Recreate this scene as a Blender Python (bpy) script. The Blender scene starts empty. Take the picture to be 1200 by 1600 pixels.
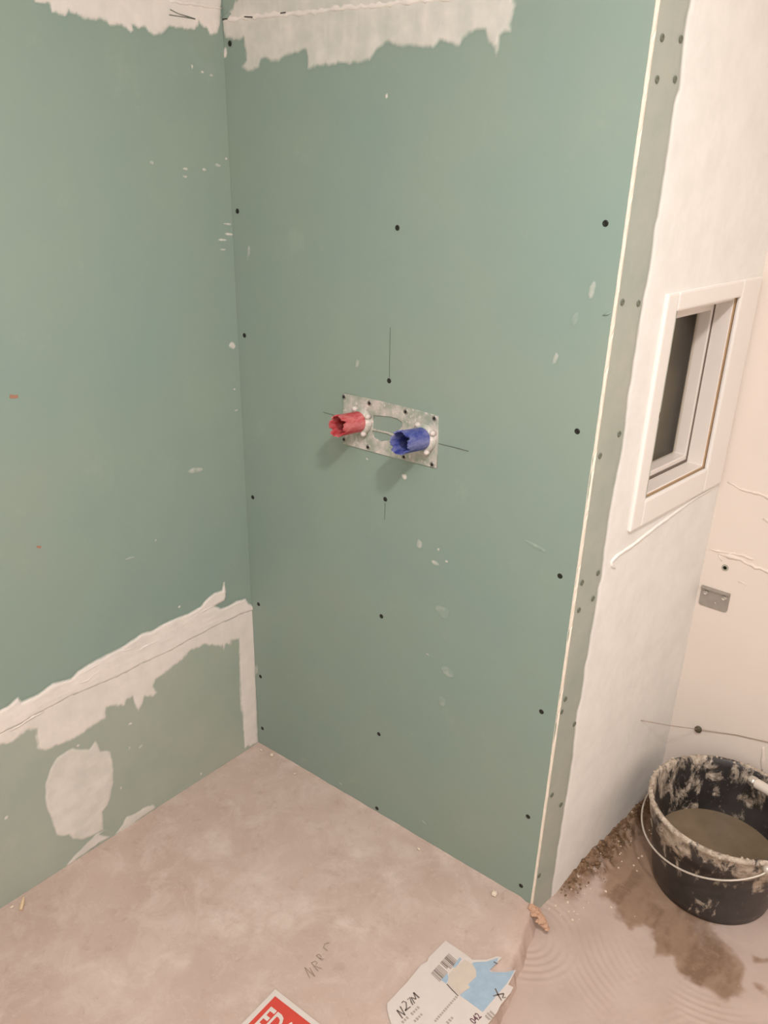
import bpy, bmesh, math, random
import numpy as np
from mathutils import Matrix, Vector

S = bpy.context.scene
COL = S.collection

# ------------------------------------------------------------------ camera
cam_d = bpy.data.cameras.new('camera')
cam = bpy.data.objects.new('camera', cam_d)
COL.objects.link(cam)
r_, u_, f_ = (0.78534, 0.61829, 0.03111), (-0.26574, 0.29129, 0.91898), (-0.55913, 0.72998, -0.39306)
cam.matrix_world = Matrix(((r_[0], u_[0], -f_[0], 0), (r_[1], u_[1], -f_[1], 0), (r_[2], u_[2], -f_[2], 0), (0, 0, 0, 1)))
cam.location = (1.5038, -1.4007, 1.6088)
cam_d.sensor_fit = 'VERTICAL'
cam_d.sensor_height = 36
cam_d.lens = 30.137
cam_d.clip_start = 0.02
S.camera = cam

# ------------------------------------------------------------------ light, exposure
world = bpy.data.worlds.new('night')
S.world = world
world.use_nodes = True
world.node_tree.nodes['Background'].inputs[0].default_value = (0.30, 0.26, 0.20, 1)
world.node_tree.nodes['Background'].inputs[1].default_value = 0.10

def area(name, loc, size, power, color, rot=(0, 0, 0)):
    d = bpy.data.lights.new(name, 'AREA')
    d.shape = 'DISK'; d.size = size; d.energy = power; d.color = color
    o = bpy.data.objects.new(name, d); COL.objects.link(o)
    o.location = loc; o.rotation_euler = rot
    return o
WARM = (1.0, 0.972, 0.958)
area('ceiling_lamp', (1.62, -1.02, 2.44), 0.17, 30.0, WARM)
area('ceiling_fill', (1.3, -1.5, 2.46), 1.3, 23.0, WARM)  # broad fill light added for even ambient brightness, not a real fitting

S.view_settings.view_transform = 'Standard'
S.view_settings.look = 'None'
S.view_settings.gamma = 1.0
S.view_settings.use_curve_mapping = False
S.view_settings.exposure = -0.06

# ------------------------------------------------------------------ helpers
random.seed(4)
def hsh(ix, iy, seed):
    v = np.sin(ix * 127.1 + iy * 311.7 + seed * 74.7) * 43758.5453
    return v - np.floor(v)
def vnoise(x, y, seed=0):
    ix, iy = np.floor(x), np.floor(y); fx, fy = x - ix, y - iy
    fx = fx * fx * (3 - 2 * fx); fy = fy * fy * (3 - 2 * fy)
    a = hsh(ix, iy, seed) * (1 - fx) + hsh(ix + 1, iy, seed) * fx
    b = hsh(ix, iy + 1, seed) * (1 - fx) + hsh(ix + 1, iy + 1, seed) * fx
    return a * (1 - fy) + b * fy
def fbm(x, y, seed=0, oct=4):
    s = 0; a = 0.5
    for i in range(oct):
        s = s + a * vnoise(x * 2 ** i, y * 2 ** i, seed + i * 13); a *= 0.5
    return s / (1 - 0.5 ** oct)
def smooth(a, b, x):
    t = np.clip((x - a) / (b - a), 0, 1)
    return t * t * (3 - 2 * t)
def poly_sd(px, py, poly):
    """signed distance to a polygon, negative inside"""
    P = np.array(poly, float); d = np.full(px.shape, 1e9); ins = np.zeros(px.shape, bool)
    for i in range(len(P)):
        a = P[i]; b = P[(i + 1) % len(P)]; e = b - a
        t = np.clip(((px - a[0]) * e[0] + (py - a[1]) * e[1]) / max(e @ e, 1e-12), 0, 1)
        d = np.minimum(d, np.hypot(px - a[0] - t * e[0], py - a[1] - t * e[1]))
        c = (a[1] > py) != (b[1] > py)
        with np.errstate(divide='ignore', invalid='ignore'):
            xx = a[0] + (py - a[1]) * e[0] / (e[1] if abs(e[1]) > 1e-12 else 1e-12)
        ins ^= c & (px < xx)
    return np.where(ins, -d, d)

# ---- nodes
def srgb(r, g, b):
    f = lambda c: (c / 255 / 12.92) if c / 255 <= 0.04045 else ((c / 255 + 0.055) / 1.055) ** 2.4
    return (f(r), f(g), f(b), 1)
class NT:
    def __init__(self, name):
        self.m = bpy.data.materials.new(name); self.m.use_nodes = True
        self.t = self.m.node_tree; self.b = self.t.nodes['Principled BSDF']
        self.tc = self.t.nodes.new('ShaderNodeTexCoord')
    def n(self, typ, **kw):
        o = self.t.nodes.new(typ)
        for k, v in kw.items():
            if hasattr(o, k): setattr(o, k, v)
        return o
    def link(self, a, b): self.t.links.new(a, b)
    def noise(self, scale, detail=4, rough=0.55, stretch=None, dist=0.0):
        o = self.n('ShaderNodeTexNoise')
        o.inputs['Scale'].default_value = scale; o.inputs['Detail'].default_value = detail
        o.inputs['Roughness'].default_value = rough; o.inputs['Distortion'].default_value = dist
        src = self.tc.outputs['Object']
        if stretch:
            mp = self.n('ShaderNodeMapping'); mp.inputs['Scale'].default_value = stretch
            self.link(src, mp.inputs[0]); src = mp.outputs[0]
        self.link(src, o.inputs['Vector'])
        return o.outputs['Fac']
    def ramp(self, fac, a, b, ca=0.0, cb=1.0):
        o = self.n('ShaderNodeMapRange'); o.inputs[1].default_value = a; o.inputs[2].default_value = b
        o.inputs[3].default_value = ca; o.inputs[4].default_value = cb; o.clamp = True
        self.link(fac, o.inputs[0]); return o.outputs[0]
    def mix(self, fac, a, b):
        o = self.n('ShaderNodeMix'); o.data_type = 'RGBA'
        for sock, v in ((o.inputs['Factor'], fac), (o.inputs[6], a), (o.inputs[7], b)):
            if hasattr(v, 'is_linked') or hasattr(v, 'links'): self.link(v, sock)
            else: sock.default_value = v
        return o.outputs[2]
    def math(self, op, a, b):
        o = self.n('ShaderNodeMath'); o.operation = op
        for sock, v in ((o.inputs[0], a), (o.inputs[1], b)):
            if hasattr(v, 'links'): self.link(v, sock)
            else: sock.default_value = v
        return o.outputs[0]
    def attr(self, name):
        o = self.n('ShaderNodeAttribute'); o.attribute_name = name; return o.outputs['Fac']
    def bump(self, h, strength=0.2, dist=0.002):
        o = self.n('ShaderNodeBump'); o.inputs['Strength'].default_value = strength; o.inputs['Distance'].default_value = dist
        self.link(h, o.inputs['Height']); self.link(o.outputs[0], self.b.inputs['Normal'])
    def out(self, col, rough=0.6, spec=0.4, metal=0.0):
        for sock, v in ((self.b.inputs['Base Color'], col), (self.b.inputs['Roughness'], rough)):
            if hasattr(v, 'links'): self.link(v, sock)
            else: sock.default_value = v
        self.b.inputs['Specular IOR Level'].default_value = spec
        self.b.inputs['Metallic'].default_value = metal
        return self.m

GREEN = srgb(133, 152, 143); GREEN2 = srgb(143, 155, 142)
def board_nodes(k):
    n1 = k.ramp(k.noise(2.2, 5, 0.6), 0.3, 0.7)
    c = k.mix(n1, GREEN, GREEN2)
    chalk = k.ramp(k.noise(9, 6, 0.7), 0.60, 0.80, 0, 0.22)
    return k.mix(chalk, c, srgb(184, 182, 174))
def dust(k, c): return k.mix(k.ramp(k.noise(5, 5, 0.65), 0.25, 0.8, 0.22, 0.48), c, srgb(194, 189, 173))
def m_board():
    k = NT('green_plasterboard'); c = board_nodes(k)
    k.bump(k.noise(60, 3, 0.5), 0.05, 0.001)
    return k.out(c, 0.55, 0.35)
def m_dusty():
    k = NT('dusty_green_plasterboard'); c = board_nodes(k)
    c = dust(k, c)
    return k.out(c, 0.65, 0.3)
def strip_dust(k, c): return k.mix(k.ramp(k.noise(8, 5, 0.65), 0.3, 0.75, 0.25, 0.55), c, srgb(208, 199, 186))
def m_strip():
    k = NT('pale_green_board_strip'); c = board_nodes(k)
    c = strip_dust(k, c)
    return k.out(c, 0.6, 0.35)
def m_filler(name, white, lo=1.0, ground=lambda k, c: c):
    k = NT(name); g = ground(k, board_nodes(k)); cv = k.attr('cover')
    st = k.ramp(k.noise(22, 5, 0.6), 0.3, 0.7, -0.10 * lo, 0.12 * lo)
    f = k.math('ADD', cv, k.math('MULTIPLY', st, k.ramp(cv, 0.02, 0.3)))
    w = k.mix(k.ramp(k.noise(14, 4, 0.6), 0.35, 0.7), white, tuple(c * 0.93 for c in white[:3]) + (1,))
    o = k.n('ShaderNodeClamp'); k.link(f, o.inputs[0])
    k.bump(k.noise(90, 4, 0.6), 0.12, 0.001)
    return k.out(k.mix(o.outputs[0], g, w), 0.75, 0.25)
def m_plain(name, col, rough=0.5, spec=0.4, metal=0.0, var=0.08, scale=20, bump=0.0):
    k = NT(name)
    d = tuple(c * (1 - var) for c in col[:3]) + (1,)
    c = k.mix(k.ramp(k.noise(scale, 4, 0.6), 0.3, 0.7), col, d)
    if bump: k.bump(k.noise(scale * 3, 4, 0.6), bump, 0.002)
    return k.out(c, rough, spec, metal)

FILLW = srgb(230, 219, 211)
M = {}
M['board'] = m_board(); M['dusty'] = m_dusty(); M['strip'] = m_strip()
M['filler'] = m_filler('joint_filler', FILLW)
M['white'] = m_plain('white_wall_paint', srgb(238, 233, 227), 0.55, 0.35, var=0.02, scale=6, bump=0.03)
M['cream'] = m_plain('cream_wall', srgb(226, 213, 202), 0.6, 0.3, var=0.03, scale=5, bump=0.04)  # one even tone, darker and warmer than the white walls
M['skim'] = m_filler('white_skim', srgb(240, 236, 230), 0.0, strip_dust)
M['fillerd'] = m_filler('joint_filler_on_dusty_board', FILLW, 1.0, dust)
M['trim'] = m_plain('white_gloss_paint', srgb(238, 231, 225), 0.4, 0.45, var=0.02, scale=8)
M['frame'] = m_plain('window_frame_white', srgb(232, 222, 214), 0.35, 0.45, var=0.03, scale=10)
M['seal'] = m_plain('brown_caulk', srgb(190, 158, 122), 0.6, 0.3, var=0.2, scale=40)
M['gasket'] = m_plain('grey_gasket', srgb(120, 106, 96), 0.6, 0.3)
M['gypsum'] = m_plain('cut_gypsum', srgb(238, 226, 210), 0.85, 0.2, var=0.08, scale=60, bump=0.5)
M['screw'] = m_plain('black_phosphate_screw', srgb(34, 34, 28), 0.5, 0.4, var=0.3, scale=300)
M['screwgrey'] = m_plain('dusty_grey_screw', srgb(112, 116, 100), 0.6, 0.3, var=0.2, scale=300)
M['pencil'] = m_plain('pencil_graphite', srgb(104, 110, 100), 0.6, 0.3, var=0.2, scale=80)
M['floorpencil'] = m_plain('faded_floor_pencil', srgb(160, 138, 124), 0.7, 0.2, var=0.2, scale=80)
M['steel'] = m_plain('galvanised_steel', srgb(176, 170, 162), 0.45, 0.5, 0.6, var=0.15, scale=60)
M['brightsteel'] = m_plain('bright_steel', srgb(215, 212, 205), 0.25, 0.5, 0.9, var=0.1, scale=60)
M['anchor'] = m_plain('grey_wall_plug', srgb(168, 164, 150), 0.6, 0.3)
M['dark'] = m_plain('dark_hole', srgb(24, 22, 18), 0.8, 0.2)
M['core'] = m_plain('grey_stud_core', srgb(120, 112, 100), 0.9, 0.1)
M['wire'] = m_plain('thin_grey_wire', srgb(172, 148, 130), 0.4, 0.5, 0.4)

# ---- mesh helpers
def link(name, me, mat=None, parent=None, smooth_=False):
    if mat is not None: me.materials.append(mat)
    if smooth_: me.polygons.foreach_set('use_smooth', [True] * len(me.polygons))
    o = bpy.data.objects.new(name, me); COL.objects.link(o)
    if parent is not None: o.parent = parent
    return o
def mesh(name, v, f, mat=None, parent=None, smooth_=False):
    me = bpy.data.meshes.new(name); me.from_pydata([tuple(map(float, q)) for q in v], [], f); me.update()
    return link(name, me, mat, parent, smooth_)
def tag(o, label=None, cat=None, group=None, kind=None):
    for k, v in (('label', label), ('category', cat), ('group', group), ('kind', kind)):
        if v: o[k] = v
    return o
def thing(name, loc, label, cat, group=None):
    o = bpy.data.objects.new(name, None); COL.objects.link(o); o.location = loc
    o.empty_display_size = 0.05
    return tag(o, label, cat, group)
def bm_obj(name, bm, mat, parent=None, smooth_=False):
    bmesh.ops.recalc_face_normals(bm, faces=bm.faces[:])
    me = bpy.data.meshes.new(name); bm.to_mesh(me); bm.free()
    return link(name, me, mat, parent, smooth_)
def slab(name, mapf, u0, u1, v0, v1, d0, d1, mat, parent=None, bevel=0.0, nu=1, nv=1):
    """box in wall coordinates (u along, v up, d off the wall)"""
    bm = bmesh.new()
    c = [bm.verts.new(mapf(u, v, d)) for d in (d0, d1) for v in (v0, v1) for u in (u0, u1)]
    for f in ((0, 1, 3, 2), (4, 6, 7, 5), (0, 4, 5, 1), (2, 3, 7, 6), (0, 2, 6, 4), (1, 5, 7, 3)):
        bm.faces.new([c[i] for i in f])
    bmesh.ops.recalc_face_normals(bm, faces=bm.faces[:])
    if bevel: bmesh.ops.bevel(bm, geom=bm.edges[:], offset=bevel, segments=2, affect='EDGES', profile=0.6)
    return bm_obj(name, bm, mat, parent)
def lathe(bm, prof, n=32, c=(0, 0, 0), jit=None):
    rows = []
    for r, z in prof:
        rows.append([bm.verts.new((c[0] + r * math.cos(2 * math.pi * i / n), c[1] + r * math.sin(2 * math.pi * i / n), c[2] + z)) for i in range(n)])
    for a, b in zip(rows, rows[1:]):
        for i in range(n): bm.faces.new((a[i], a[(i + 1) % n], b[(i + 1) % n], b[i]))
    return rows
def tube(bm, pts, r, n=8, cap=True):
    pts = [Vector(q) for q in pts]; rows = []; up = None
    rs = r if isinstance(r, (list, tuple)) else [r] * len(pts)
    for i, q in enumerate(pts):
        t = (pts[min(i + 1, len(pts) - 1)] - pts[max(i - 1, 0)]).normalized()
        if up is None: up = t.orthogonal().normalized()
        up = (up - t * up.dot(t)).normalized(); w = t.cross(up)
        rows.append([bm.verts.new(q + (up * math.cos(2 * math.pi * k / n) + w * math.sin(2 * math.pi * k / n)) * rs[i]) for k in range(n)])
    for a, b in zip(rows, rows[1:]):
        for k in range(n): bm.faces.new((a[k], a[(k + 1) % n], b[(k + 1) % n], b[k]))
    if cap: bm.faces.new(rows[0]); bm.faces.new(rows[-1])
    return rows

# ---- wall frames: u along the wall, v up, d out into the room
TL, LEAN, TR, EL, W, D = -0.0235, -0.0209, 0.1047, 0.0048, 0.9, 0.6132
nl = Vector((1, TL, -LEAN)).normalized(); nr = Vector((1, -TR, -EL)).normalized()
def fm(u, v, d): return Vector((u, -d, v))
def fme(u, v, d): return Vector((u + (EL * v if u > 0.5 else 0), -d, v))
def fl(s, v, d): return Vector((TL * s + LEAN * v, -s, v)) + nl * d
def fr(s, v, d): return Vector((W + TR * s + EL * v, s, v)) + nr * d
def fb(u, v, d): return Vector((u, D - d, v))
def ff(x, y, d): return Vector((x, y, d))
def fg(x, y, d): return Vector((x, y, -0.05 + d))

def patch(name, mapf, polys, mat, parent, res=0.003, thick=0.0012, feather=0.006, cover=0.95, cf=0.004,
          rag=0.004, rscale=60, seed=1, streak=None, base=0.0003, clip=None, hole=None):
    """a skim of filler: relief and coverage from the outline, ragged edge"""
    allp = np.array([q for pl in polys for q in pl])
    a0, b0 = allp.min(0) - 0.008; a1, b1 = allp.max(0) + 0.008
    if clip: a0, a1, b0, b1 = max(a0, clip[0]), min(a1, clip[1]), max(b0, clip[2]), min(b1, clip[3])
    nu, nv = max(int((a1 - a0) / res), 2) + 1, max(int((b1 - b0) / res), 2) + 1
    U, V = np.meshgrid(np.linspace(a0, a1, nu), np.linspace(b0, b1, nv), indexing='ij')
    sd = np.full(U.shape, 1e9)
    for pl in polys: sd = np.minimum(sd, poly_sd(U, V, pl))
    if hole: sd = np.maximum(sd, -np.maximum(np.maximum(hole[0] - U, U - hole[1]), np.maximum(hole[2] - V, V - hole[3])))
    sd = sd + (fbm(U * rscale, V * rscale, seed) - 0.5) * 2 * rag
    if streak: sd = sd + (fbm(U * streak[0], V * streak[1], seed + 3) - 0.5) * 3.2 * rag
    tex = fbm(U * 45, V * 45, seed + 5)
    if streak: tex = 0.5 * tex + 0.5 * fbm(U * streak[0], V * streak[1], seed + 9)
    h = thick * smooth(0, feather, -sd) * (0.55 + 0.9 * tex)
    cv = smooth(-cf * 0.3, cf, -sd) * np.clip(cover + (tex - 0.5) * 1.4 * (1 - cover), 0.05, 1)
    keep = sd < 0.0006
    cell = keep[:-1, :-1] | keep[1:, :-1] | keep[:-1, 1:] | keep[1:, 1:]
    idx = -np.ones(U.shape, int); used = np.zeros(U.shape, bool)
    for di in (0, 1):
        for dj in (0, 1): used[di:nu - 1 + di, dj:nv - 1 + dj] |= cell
    idx[used] = np.arange(used.sum())
    vs = [mapf(u, v, base + hh) for u, v, hh in zip(U[used], V[used], h[used])]
    I, J = np.nonzero(cell)
    fs = np.stack([idx[I, J], idx[I + 1, J], idx[I + 1, J + 1], idx[I, J + 1]], 1)
    p0, p1, p2 = (Vector(vs[i]) for i in fs[0][:3])
    nn = (p1 - p0).cross(p2 - p0); out = mapf(a0, b0, 1) - mapf(a0, b0, 0)
    if nn.dot(out) < 0: fs = fs[:, ::-1]
    o = mesh(name, vs, fs.tolist(), mat, parent, True)
    at = o.data.attributes.new('cover', 'FLOAT', 'POINT'); at.data.foreach_set('value', cv[used].astype(np.float32))
    return o
def blob(c, a, b, ang=0.0, n=9, seed=0):
    rg = random.Random(seed); ca, sa = math.cos(ang), math.sin(ang)
    out = []
    for i in range(n):
        t = 2 * math.pi * i / n; k = 0.8 + 0.4 * rg.random()
        x, y = a * k * math.cos(t), b * k * math.sin(t)
        out.append((c[0] + x * ca - y * sa, c[1] + x * sa + y * ca))
    return out
def ribbon(name, mapf, pts, w, mat, parent, d=0.0006):
    v, f = [], []
    for i, q in enumerate(pts):
        a = pts[max(i - 1, 0)]; b = pts[min(i + 1, len(pts) - 1)]
        tx, ty = b[0] - a[0], b[1] - a[1]; l = math.hypot(tx, ty) or 1
        ww = w * (0.75 + 0.5 * random.random())
        for sg in (-1, 1): v.append(mapf(q[0] - ty / l * ww / 2 * sg, q[1] + tx / l * ww / 2 * sg, d))
    for i in range(len(pts) - 1): f.append((2 * i, 2 * i + 1, 2 * i + 3, 2 * i + 2))
    return mesh(name, v, f, mat, parent)
def bead(name, mapf, pts, w, h, mat, parent, seed=0, jit=0.3, n=7, d0=0.0):
    """a half-round bead lying on a surface along pts"""
    rg = random.Random(seed); v, f = [], []
    fine = []
    for a, b in zip(pts, pts[1:]):
        m = max(int(math.hypot(b[0] - a[0], b[1] - a[1]) / 0.008), 1)
        fine += [(a[0] + (b[0] - a[0]) * i / m, a[1] + (b[1] - a[1]) * i / m) for i in range(m)]
    fine.append(pts[-1])
    for i, q in enumerate(fine):
        a = fine[max(i - 1, 0)]; b = fine[min(i + 1, len(fine) - 1)]
        tx, ty = b[0] - a[0], b[1] - a[1]; l = math.hypot(tx, ty) or 1
        e = min(i, len(fine) - 1 - i); k = min(1, 0.35 + e * 0.3) * (1 + (rg.random() - 0.5) * 2 * jit)
        off = (rg.random() - 0.5) * w * jit
        for j in range(n):
            t = math.pi * j / (n - 1); x = -math.cos(t) * w / 2 * k + off
            v.append(mapf(q[0] - ty / l * x, q[1] + tx / l * x, d0 + math.sin(t) * h * k))
    for i in range(len(fine) - 1):
        for j in range(n - 1):
            f.append((i * n + j, i * n + j + 1, (i + 1) * n + j + 1, (i + 1) * n + j))
    f.append(tuple(range(n))); f.append(tuple(range((len(fine) - 1) * n, len(fine) * n)))
    bm = bmesh.new(); vv = [bm.verts.new(q) for q in v]
    for q in f: bm.faces.new([vv[i] for i in q])
    return bm_obj(name, bm, mat, parent, True)
def flat_shape(name, outer, holes, thick, mat, parent, mapf, d0=0.0):
    """plate cut from a 2D outline with holes"""
    cu = bpy.data.curves.new(name, 'CURVE'); cu.dimensions = '2D'; cu.fill_mode = 'BOTH'; cu.extrude = thick / 2
    for pl in [outer] + holes:
        sp = cu.splines.new('POLY'); sp.points.add(len(pl) - 1); sp.use_cyclic_u = True
        for q, pt in zip(pl, sp.points): pt.co = (q[0], q[1], 0, 1)
    ob = bpy.data.objects.new('tmp', cu); COL.objects.link(ob)
    me = bpy.data.meshes.new_from_object(ob.evaluated_get(bpy.context.evaluated_depsgraph_get()))
    bpy.data.objects.remove(ob); bpy.data.curves.remove(cu)
    for vt in me.vertices: vt.co = mapf(vt.co.x, vt.co.y, d0 + thick / 2 + vt.co.z)
    me.materials.clear()
    bm = bmesh.new(); bm.from_mesh(me); bpy.data.meshes.remove(me)
    return bm_obj(name, bm, mat, parent)
def text(name, body, origin, xdir, size, mat, parent, d=0.0009, aspect=1.0, bold=0.0):
    cu = bpy.data.curves.new(name, 'FONT'); cu.body = body; cu.size = 1.0; cu.offset = bold; cu.resolution_u = 3
    ob = bpy.data.objects.new('tmp', cu); COL.objects.link(ob)
    me = bpy.data.meshes.new_from_object(ob.evaluated_get(bpy.context.evaluated_depsgraph_get()))
    bpy.data.objects.remove(ob)
    l = math.hypot(*xdir); xd = (xdir[0] / l, xdir[1] / l); yd = (-xd[1], xd[0])
    for vt in me.vertices:
        a, b = vt.co.x * size * aspect, vt.co.y * size
        vt.co = (origin[0] + xd[0] * a + yd[0] * b, origin[1] + xd[1] * a + yd[1] * b, d)
    me.materials.clear()
    return link(name, me, mat, parent)

# screw heads: one mesh per wall direction, shared
def screw_mesh(name, mapf, r, mat):
    bm = bmesh.new(); o = mapf(0, 0, 0)
    prof = [(1.25, 0.0002), (1.0, 0.0011), (0.8, 0.0012), (0.42, 0.0008), (0.34, 0.0003)]; n = 12; rows = []
    for k, dd in prof:
        rows.append([bm.verts.new(mapf(k * r * math.cos(2 * math.pi * i / n), k * r * math.sin(2 * math.pi * i / n), dd) - o) for i in range(n)])
    for a, b in zip(rows, rows[1:]):
        for i in range(n): bm.faces.new((a[i], a[(i + 1) % n], b[(i + 1) % n], b[i]))
    bm.faces.new(rows[-1])
    bmesh.ops.recalc_face_normals(bm, faces=bm.faces[:])
    me = bpy.data.meshes.new(name); bm.to_mesh(me); bm.free(); me.materials.append(mat)
    return me
def screws(me, mapf, pts, parent, d=0.0):
    for u, v in pts:
        o = bpy.data.objects.new('screw', me); COL.objects.link(o); o.location = mapf(u, v, d); o.parent = parent
        COLS.append(o)
COLS = []

# ================================================================== SETTING
ZT = 2.5
wall_back = tag(slab('wall_back', fm, -0.06, 0.885, -0.06, ZT, -0.09, -0.0125, M['core']), kind='structure')
wall_left = tag(slab('wall_left', fl, -0.05, 2.3, -0.06, ZT, -0.09, -0.0125, M['core']), kind='structure')
slab('plasterboard', fme, -0.06, W - 0.0004, -0.002, 1.8365, -0.0125, 0, M['board'], wall_back)
slab('plasterboard', fme, -0.06, W - 0.0004, 1.8395, ZT, -0.0125, 0, M['board'], wall_back)
slab('plasterboard', fl, 0.0005, 2.3, 0.4505, 1.868, -0.0125, 0, M['board'], wall_left)
slab('plasterboard', fl, 0.0005, 2.3, 1.871, ZT, -0.0125, 0, M['board'], wall_left)
slab('plasterboard', fl, 0.0005, 2.3, 0.0005, 0.447, -0.0125, 0.0, M['dusty'], wall_left)

# cut gypsum edge of the front board, rough, facing the alcove
bm = bmesh.new(); rows = []
rg = random.Random(2); nz = 260; off = 0
for i in range(nz + 1):
    v = -0.02 + 1.0 * i / nz * 2.52
    off = 0.7 * off + (rg.random() - 0.5) * 0.0036 + (0.003 if rg.random() < 0.03 else 0)
    rows.append([bm.verts.new(q) for q in (fr(0.0005, v, -0.008), fr(0.0 - 0.0004, v, off * 0.4), fr(0.003, v, 0.0012 + off * 0.6), fr(0.0075 + off, v, 0.0014 - off * 0.5), fr(0.0095 + off * 1.2, v, -0.004))])
for a, b in zip(rows, rows[1:]):
    for j in range(4): bm.faces.new((a[j], a[j + 1], b[j + 1], b[j]))
bm_obj('gypsum_edge', bm, M['gypsum'], wall_back)

# --- alcove side wall with the window
WS0, WS1, WV0, WV1 = 0.235, 0.560, 0.925, 1.345
wall_alcove_side = tag(slab('wall_alcove_side', fr, 0.20, WS0, -0.09, ZT, -0.074, 0.0, M['white']), kind='structure')
SE = 0.70
slab('wall_panel', fr, WS0, SE, -0.09, WV0, -0.074, 0.0, M['white'], wall_alcove_side)
slab('wall_panel', fr, WS0, SE, WV1, ZT, -0.074, 0.0, M['white'], wall_alcove_side)
slab('wall_panel', fr, WS1, SE, WV0, WV1, -0.074, 0.0, M['white'], wall_alcove_side)
slab('plasterboard_strip', fr, 0.0085, 0.20, -0.09, ZT, -0.10, 0.0, M['strip'], wall_alcove_side)
strip_edge = [(0.097,1.8654),(0.1007,1.8317),(0.0983,1.8053),(0.0988,1.7851),(0.1021,1.7604),(0.1058,1.7325),(0.1086,1.7067),(0.1032,1.6971),(0.0989,1.6847),(0.1003,1.6496),(0.103,1.5842),(0.102,1.5408),(0.1004,1.5121),(0.0977,1.4997),(0.1002,1.4575),(0.1015,1.4251),(0.0991,1.3969),(0.0949,1.3741),(0.0949,1.3371),(0.0948,1.3074),(0.0941,1.2715),(0.0947,1.2383),(0.0932,1.2037),(0.0994,1.1334),(0.1009,1.095),(0.0991,1.0761),(0.096,1.0443),(0.0936,1.0185),(0.0912,0.9654),(0.0914,0.8822),(0.0935,0.8458),(0.0962,0.8158),(0.0908,0.7988),(0.091,0.7587),(0.0904,0.7212),(0.0889,0.6664),(0.0885,0.6367),(0.0837,0.6151),(0.0873,0.557),(0.088,0.532),(0.078,0.4988),(0.0846,0.4239),(0.0906,0.3734),(0.0899,0.3057),(0.0877,0.2426),(0.0871,0.1577),(0.086,0.0722),(0.0865,-0.0113),(0.0919,-0.0801),(0.0939,-0.133)]
pl = [(strip_edge[0][0], ZT)] + strip_edge + [(strip_edge[-1][0], -0.09), (SE, -0.09), (SE, ZT)]
patch('skim_coat', fr, [pl], M['skim'], wall_alcove_side, res=0.004, thick=0.0012, feather=0.012, cover=1.0, cf=0.006, rag=0.0025, rscale=35, seed=3,
      clip=(0.03, SE - 0.02, -0.09, ZT), hole=(WS0, WS1, WV0, WV1))
bead('filler_bead', fr, [(0.1493,0.8222),(0.1332,0.8351),(0.1279,0.8457),(0.146,0.8527),(0.2147,0.8569),(0.3065,0.8704),(0.4089,0.8805),(0.4902,0.8893),(0.5798,0.8896)], 0.008, 0.004, M['white'], wall_alcove_side, 5, 0.12, d0=0.0012)

# --- alcove back wall
wall_alcove_back = tag(slab('wall_alcove_back', fb, 0.90, 2.5, -0.09, ZT, -0.10, 0, M['cream']), kind='structure')
bead('filler_bead', fb, [(0.9872,0.8973),(1.0024,0.8964),(1.0158,0.8886),(1.0353,0.8874),(1.0598,0.8892),(1.0821,0.8857),(1.1687,0.8736)], 0.007, 0.003, M['cream'], wall_alcove_back, 6, 0.5)
bead('filler_bead', fb, [(0.9751,0.7196),(0.9971,0.7197),(1.0244,0.7234),(1.0544,0.7263),(1.0817,0.725)], 0.006, 0.0025, M['cream'], wall_alcove_back, 7, 0.5)
bead('filler_bead', fb, [(0.9989,0.7099),(1.0256,0.7168),(1.0537,0.714),(1.0806,0.7075),(1.1186,0.7032),(1.1928,0.6933)], 0.010, 0.004, M['cream'], wall_alcove_back, 8, 0.5)
bead('filler_bead', fb, [(1.0583,0.658),(1.0696,0.6549),(1.0777,0.6525)], 0.012, 0.003, M['cream'], wall_alcove_back, 9, 0.5)
bead('filler_bead', fb, [(1.0813,0.8319),(1.0932,0.8305),(1.105,0.8292)], 0.012, 0.003, M['cream'], wall_alcove_back, 10, 0.5)
bead('filler_bead', fb, [(1.2013,0.235),(1.2057,0.205),(1.2108,0.1629)], 0.010, 0.004, M['cream'], wall_alcove_back, 12, 0.3)  # this ridge is added to draw a thin vertical shadow line, not real filler
bead('filler_bead', fb, [(0.9986,0.7115),(1.0049,0.7031),(1.0108,0.6963)], 0.006, 0.002, M['cream'], wall_alcove_back, 11, 0.5)

# --- rest of the room, behind and beside the camera
tag(slab('wall_right', lambda u, v, d: Vector((2.4 - d, u, v)), -2.3, 0.7, -0.09, ZT, -0.1, 0, M['white']), kind='structure')
tag(slab('wall_front', lambda u, v, d: Vector((u, -2.2 + d, v)), -0.3, 2.5, -0.09, ZT, -0.1, 0, M['white']), kind='structure')
tag(slab('ceiling', lambda u, v, d: Vector((u, v, ZT - d)), -0.3, 2.5, -2.3, 0.75, -0.1, 0, M['white']), kind='structure')

# --- window in the alcove side wall
window = tag(bpy.data.objects.new('window_1', None), kind='structure'); COL.objects.link(window)
window.location = fr(0.4, 1.13, 0)
WROOT = Matrix.Translation(-window.location)
def wf(s, v, d): return fr(s, v, d) - window.location
CI = [(0.2134,1.3387),(0.2214,0.9463),(0.498,0.9675),(0.5117,1.3415)]
ci0, ci1 = 0.5 * (CI[0][0] + CI[1][0]), 0.5 * (CI[2][0] + CI[3][0])
cv0, cv1 = 0.5 * (CI[1][1] + CI[2][1]), 0.5 * (CI[0][1] + CI[3][1])
CO = [(0.163,1.3761),(0.1708,0.8982)]
co0 = 0.5 * (CO[0][0] + CO[1][0]) + 0.008
se = 0.598
slab('casing_board', wf, co0, ci0, CO[1][1], CO[0][1], 0.0, 0.010, M['trim'], window, 0.0045)
slab('casing_board', wf, ci1, se, CO[1][1], CO[0][1], 0.0, 0.010, M['trim'], window, 0.0045)
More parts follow.
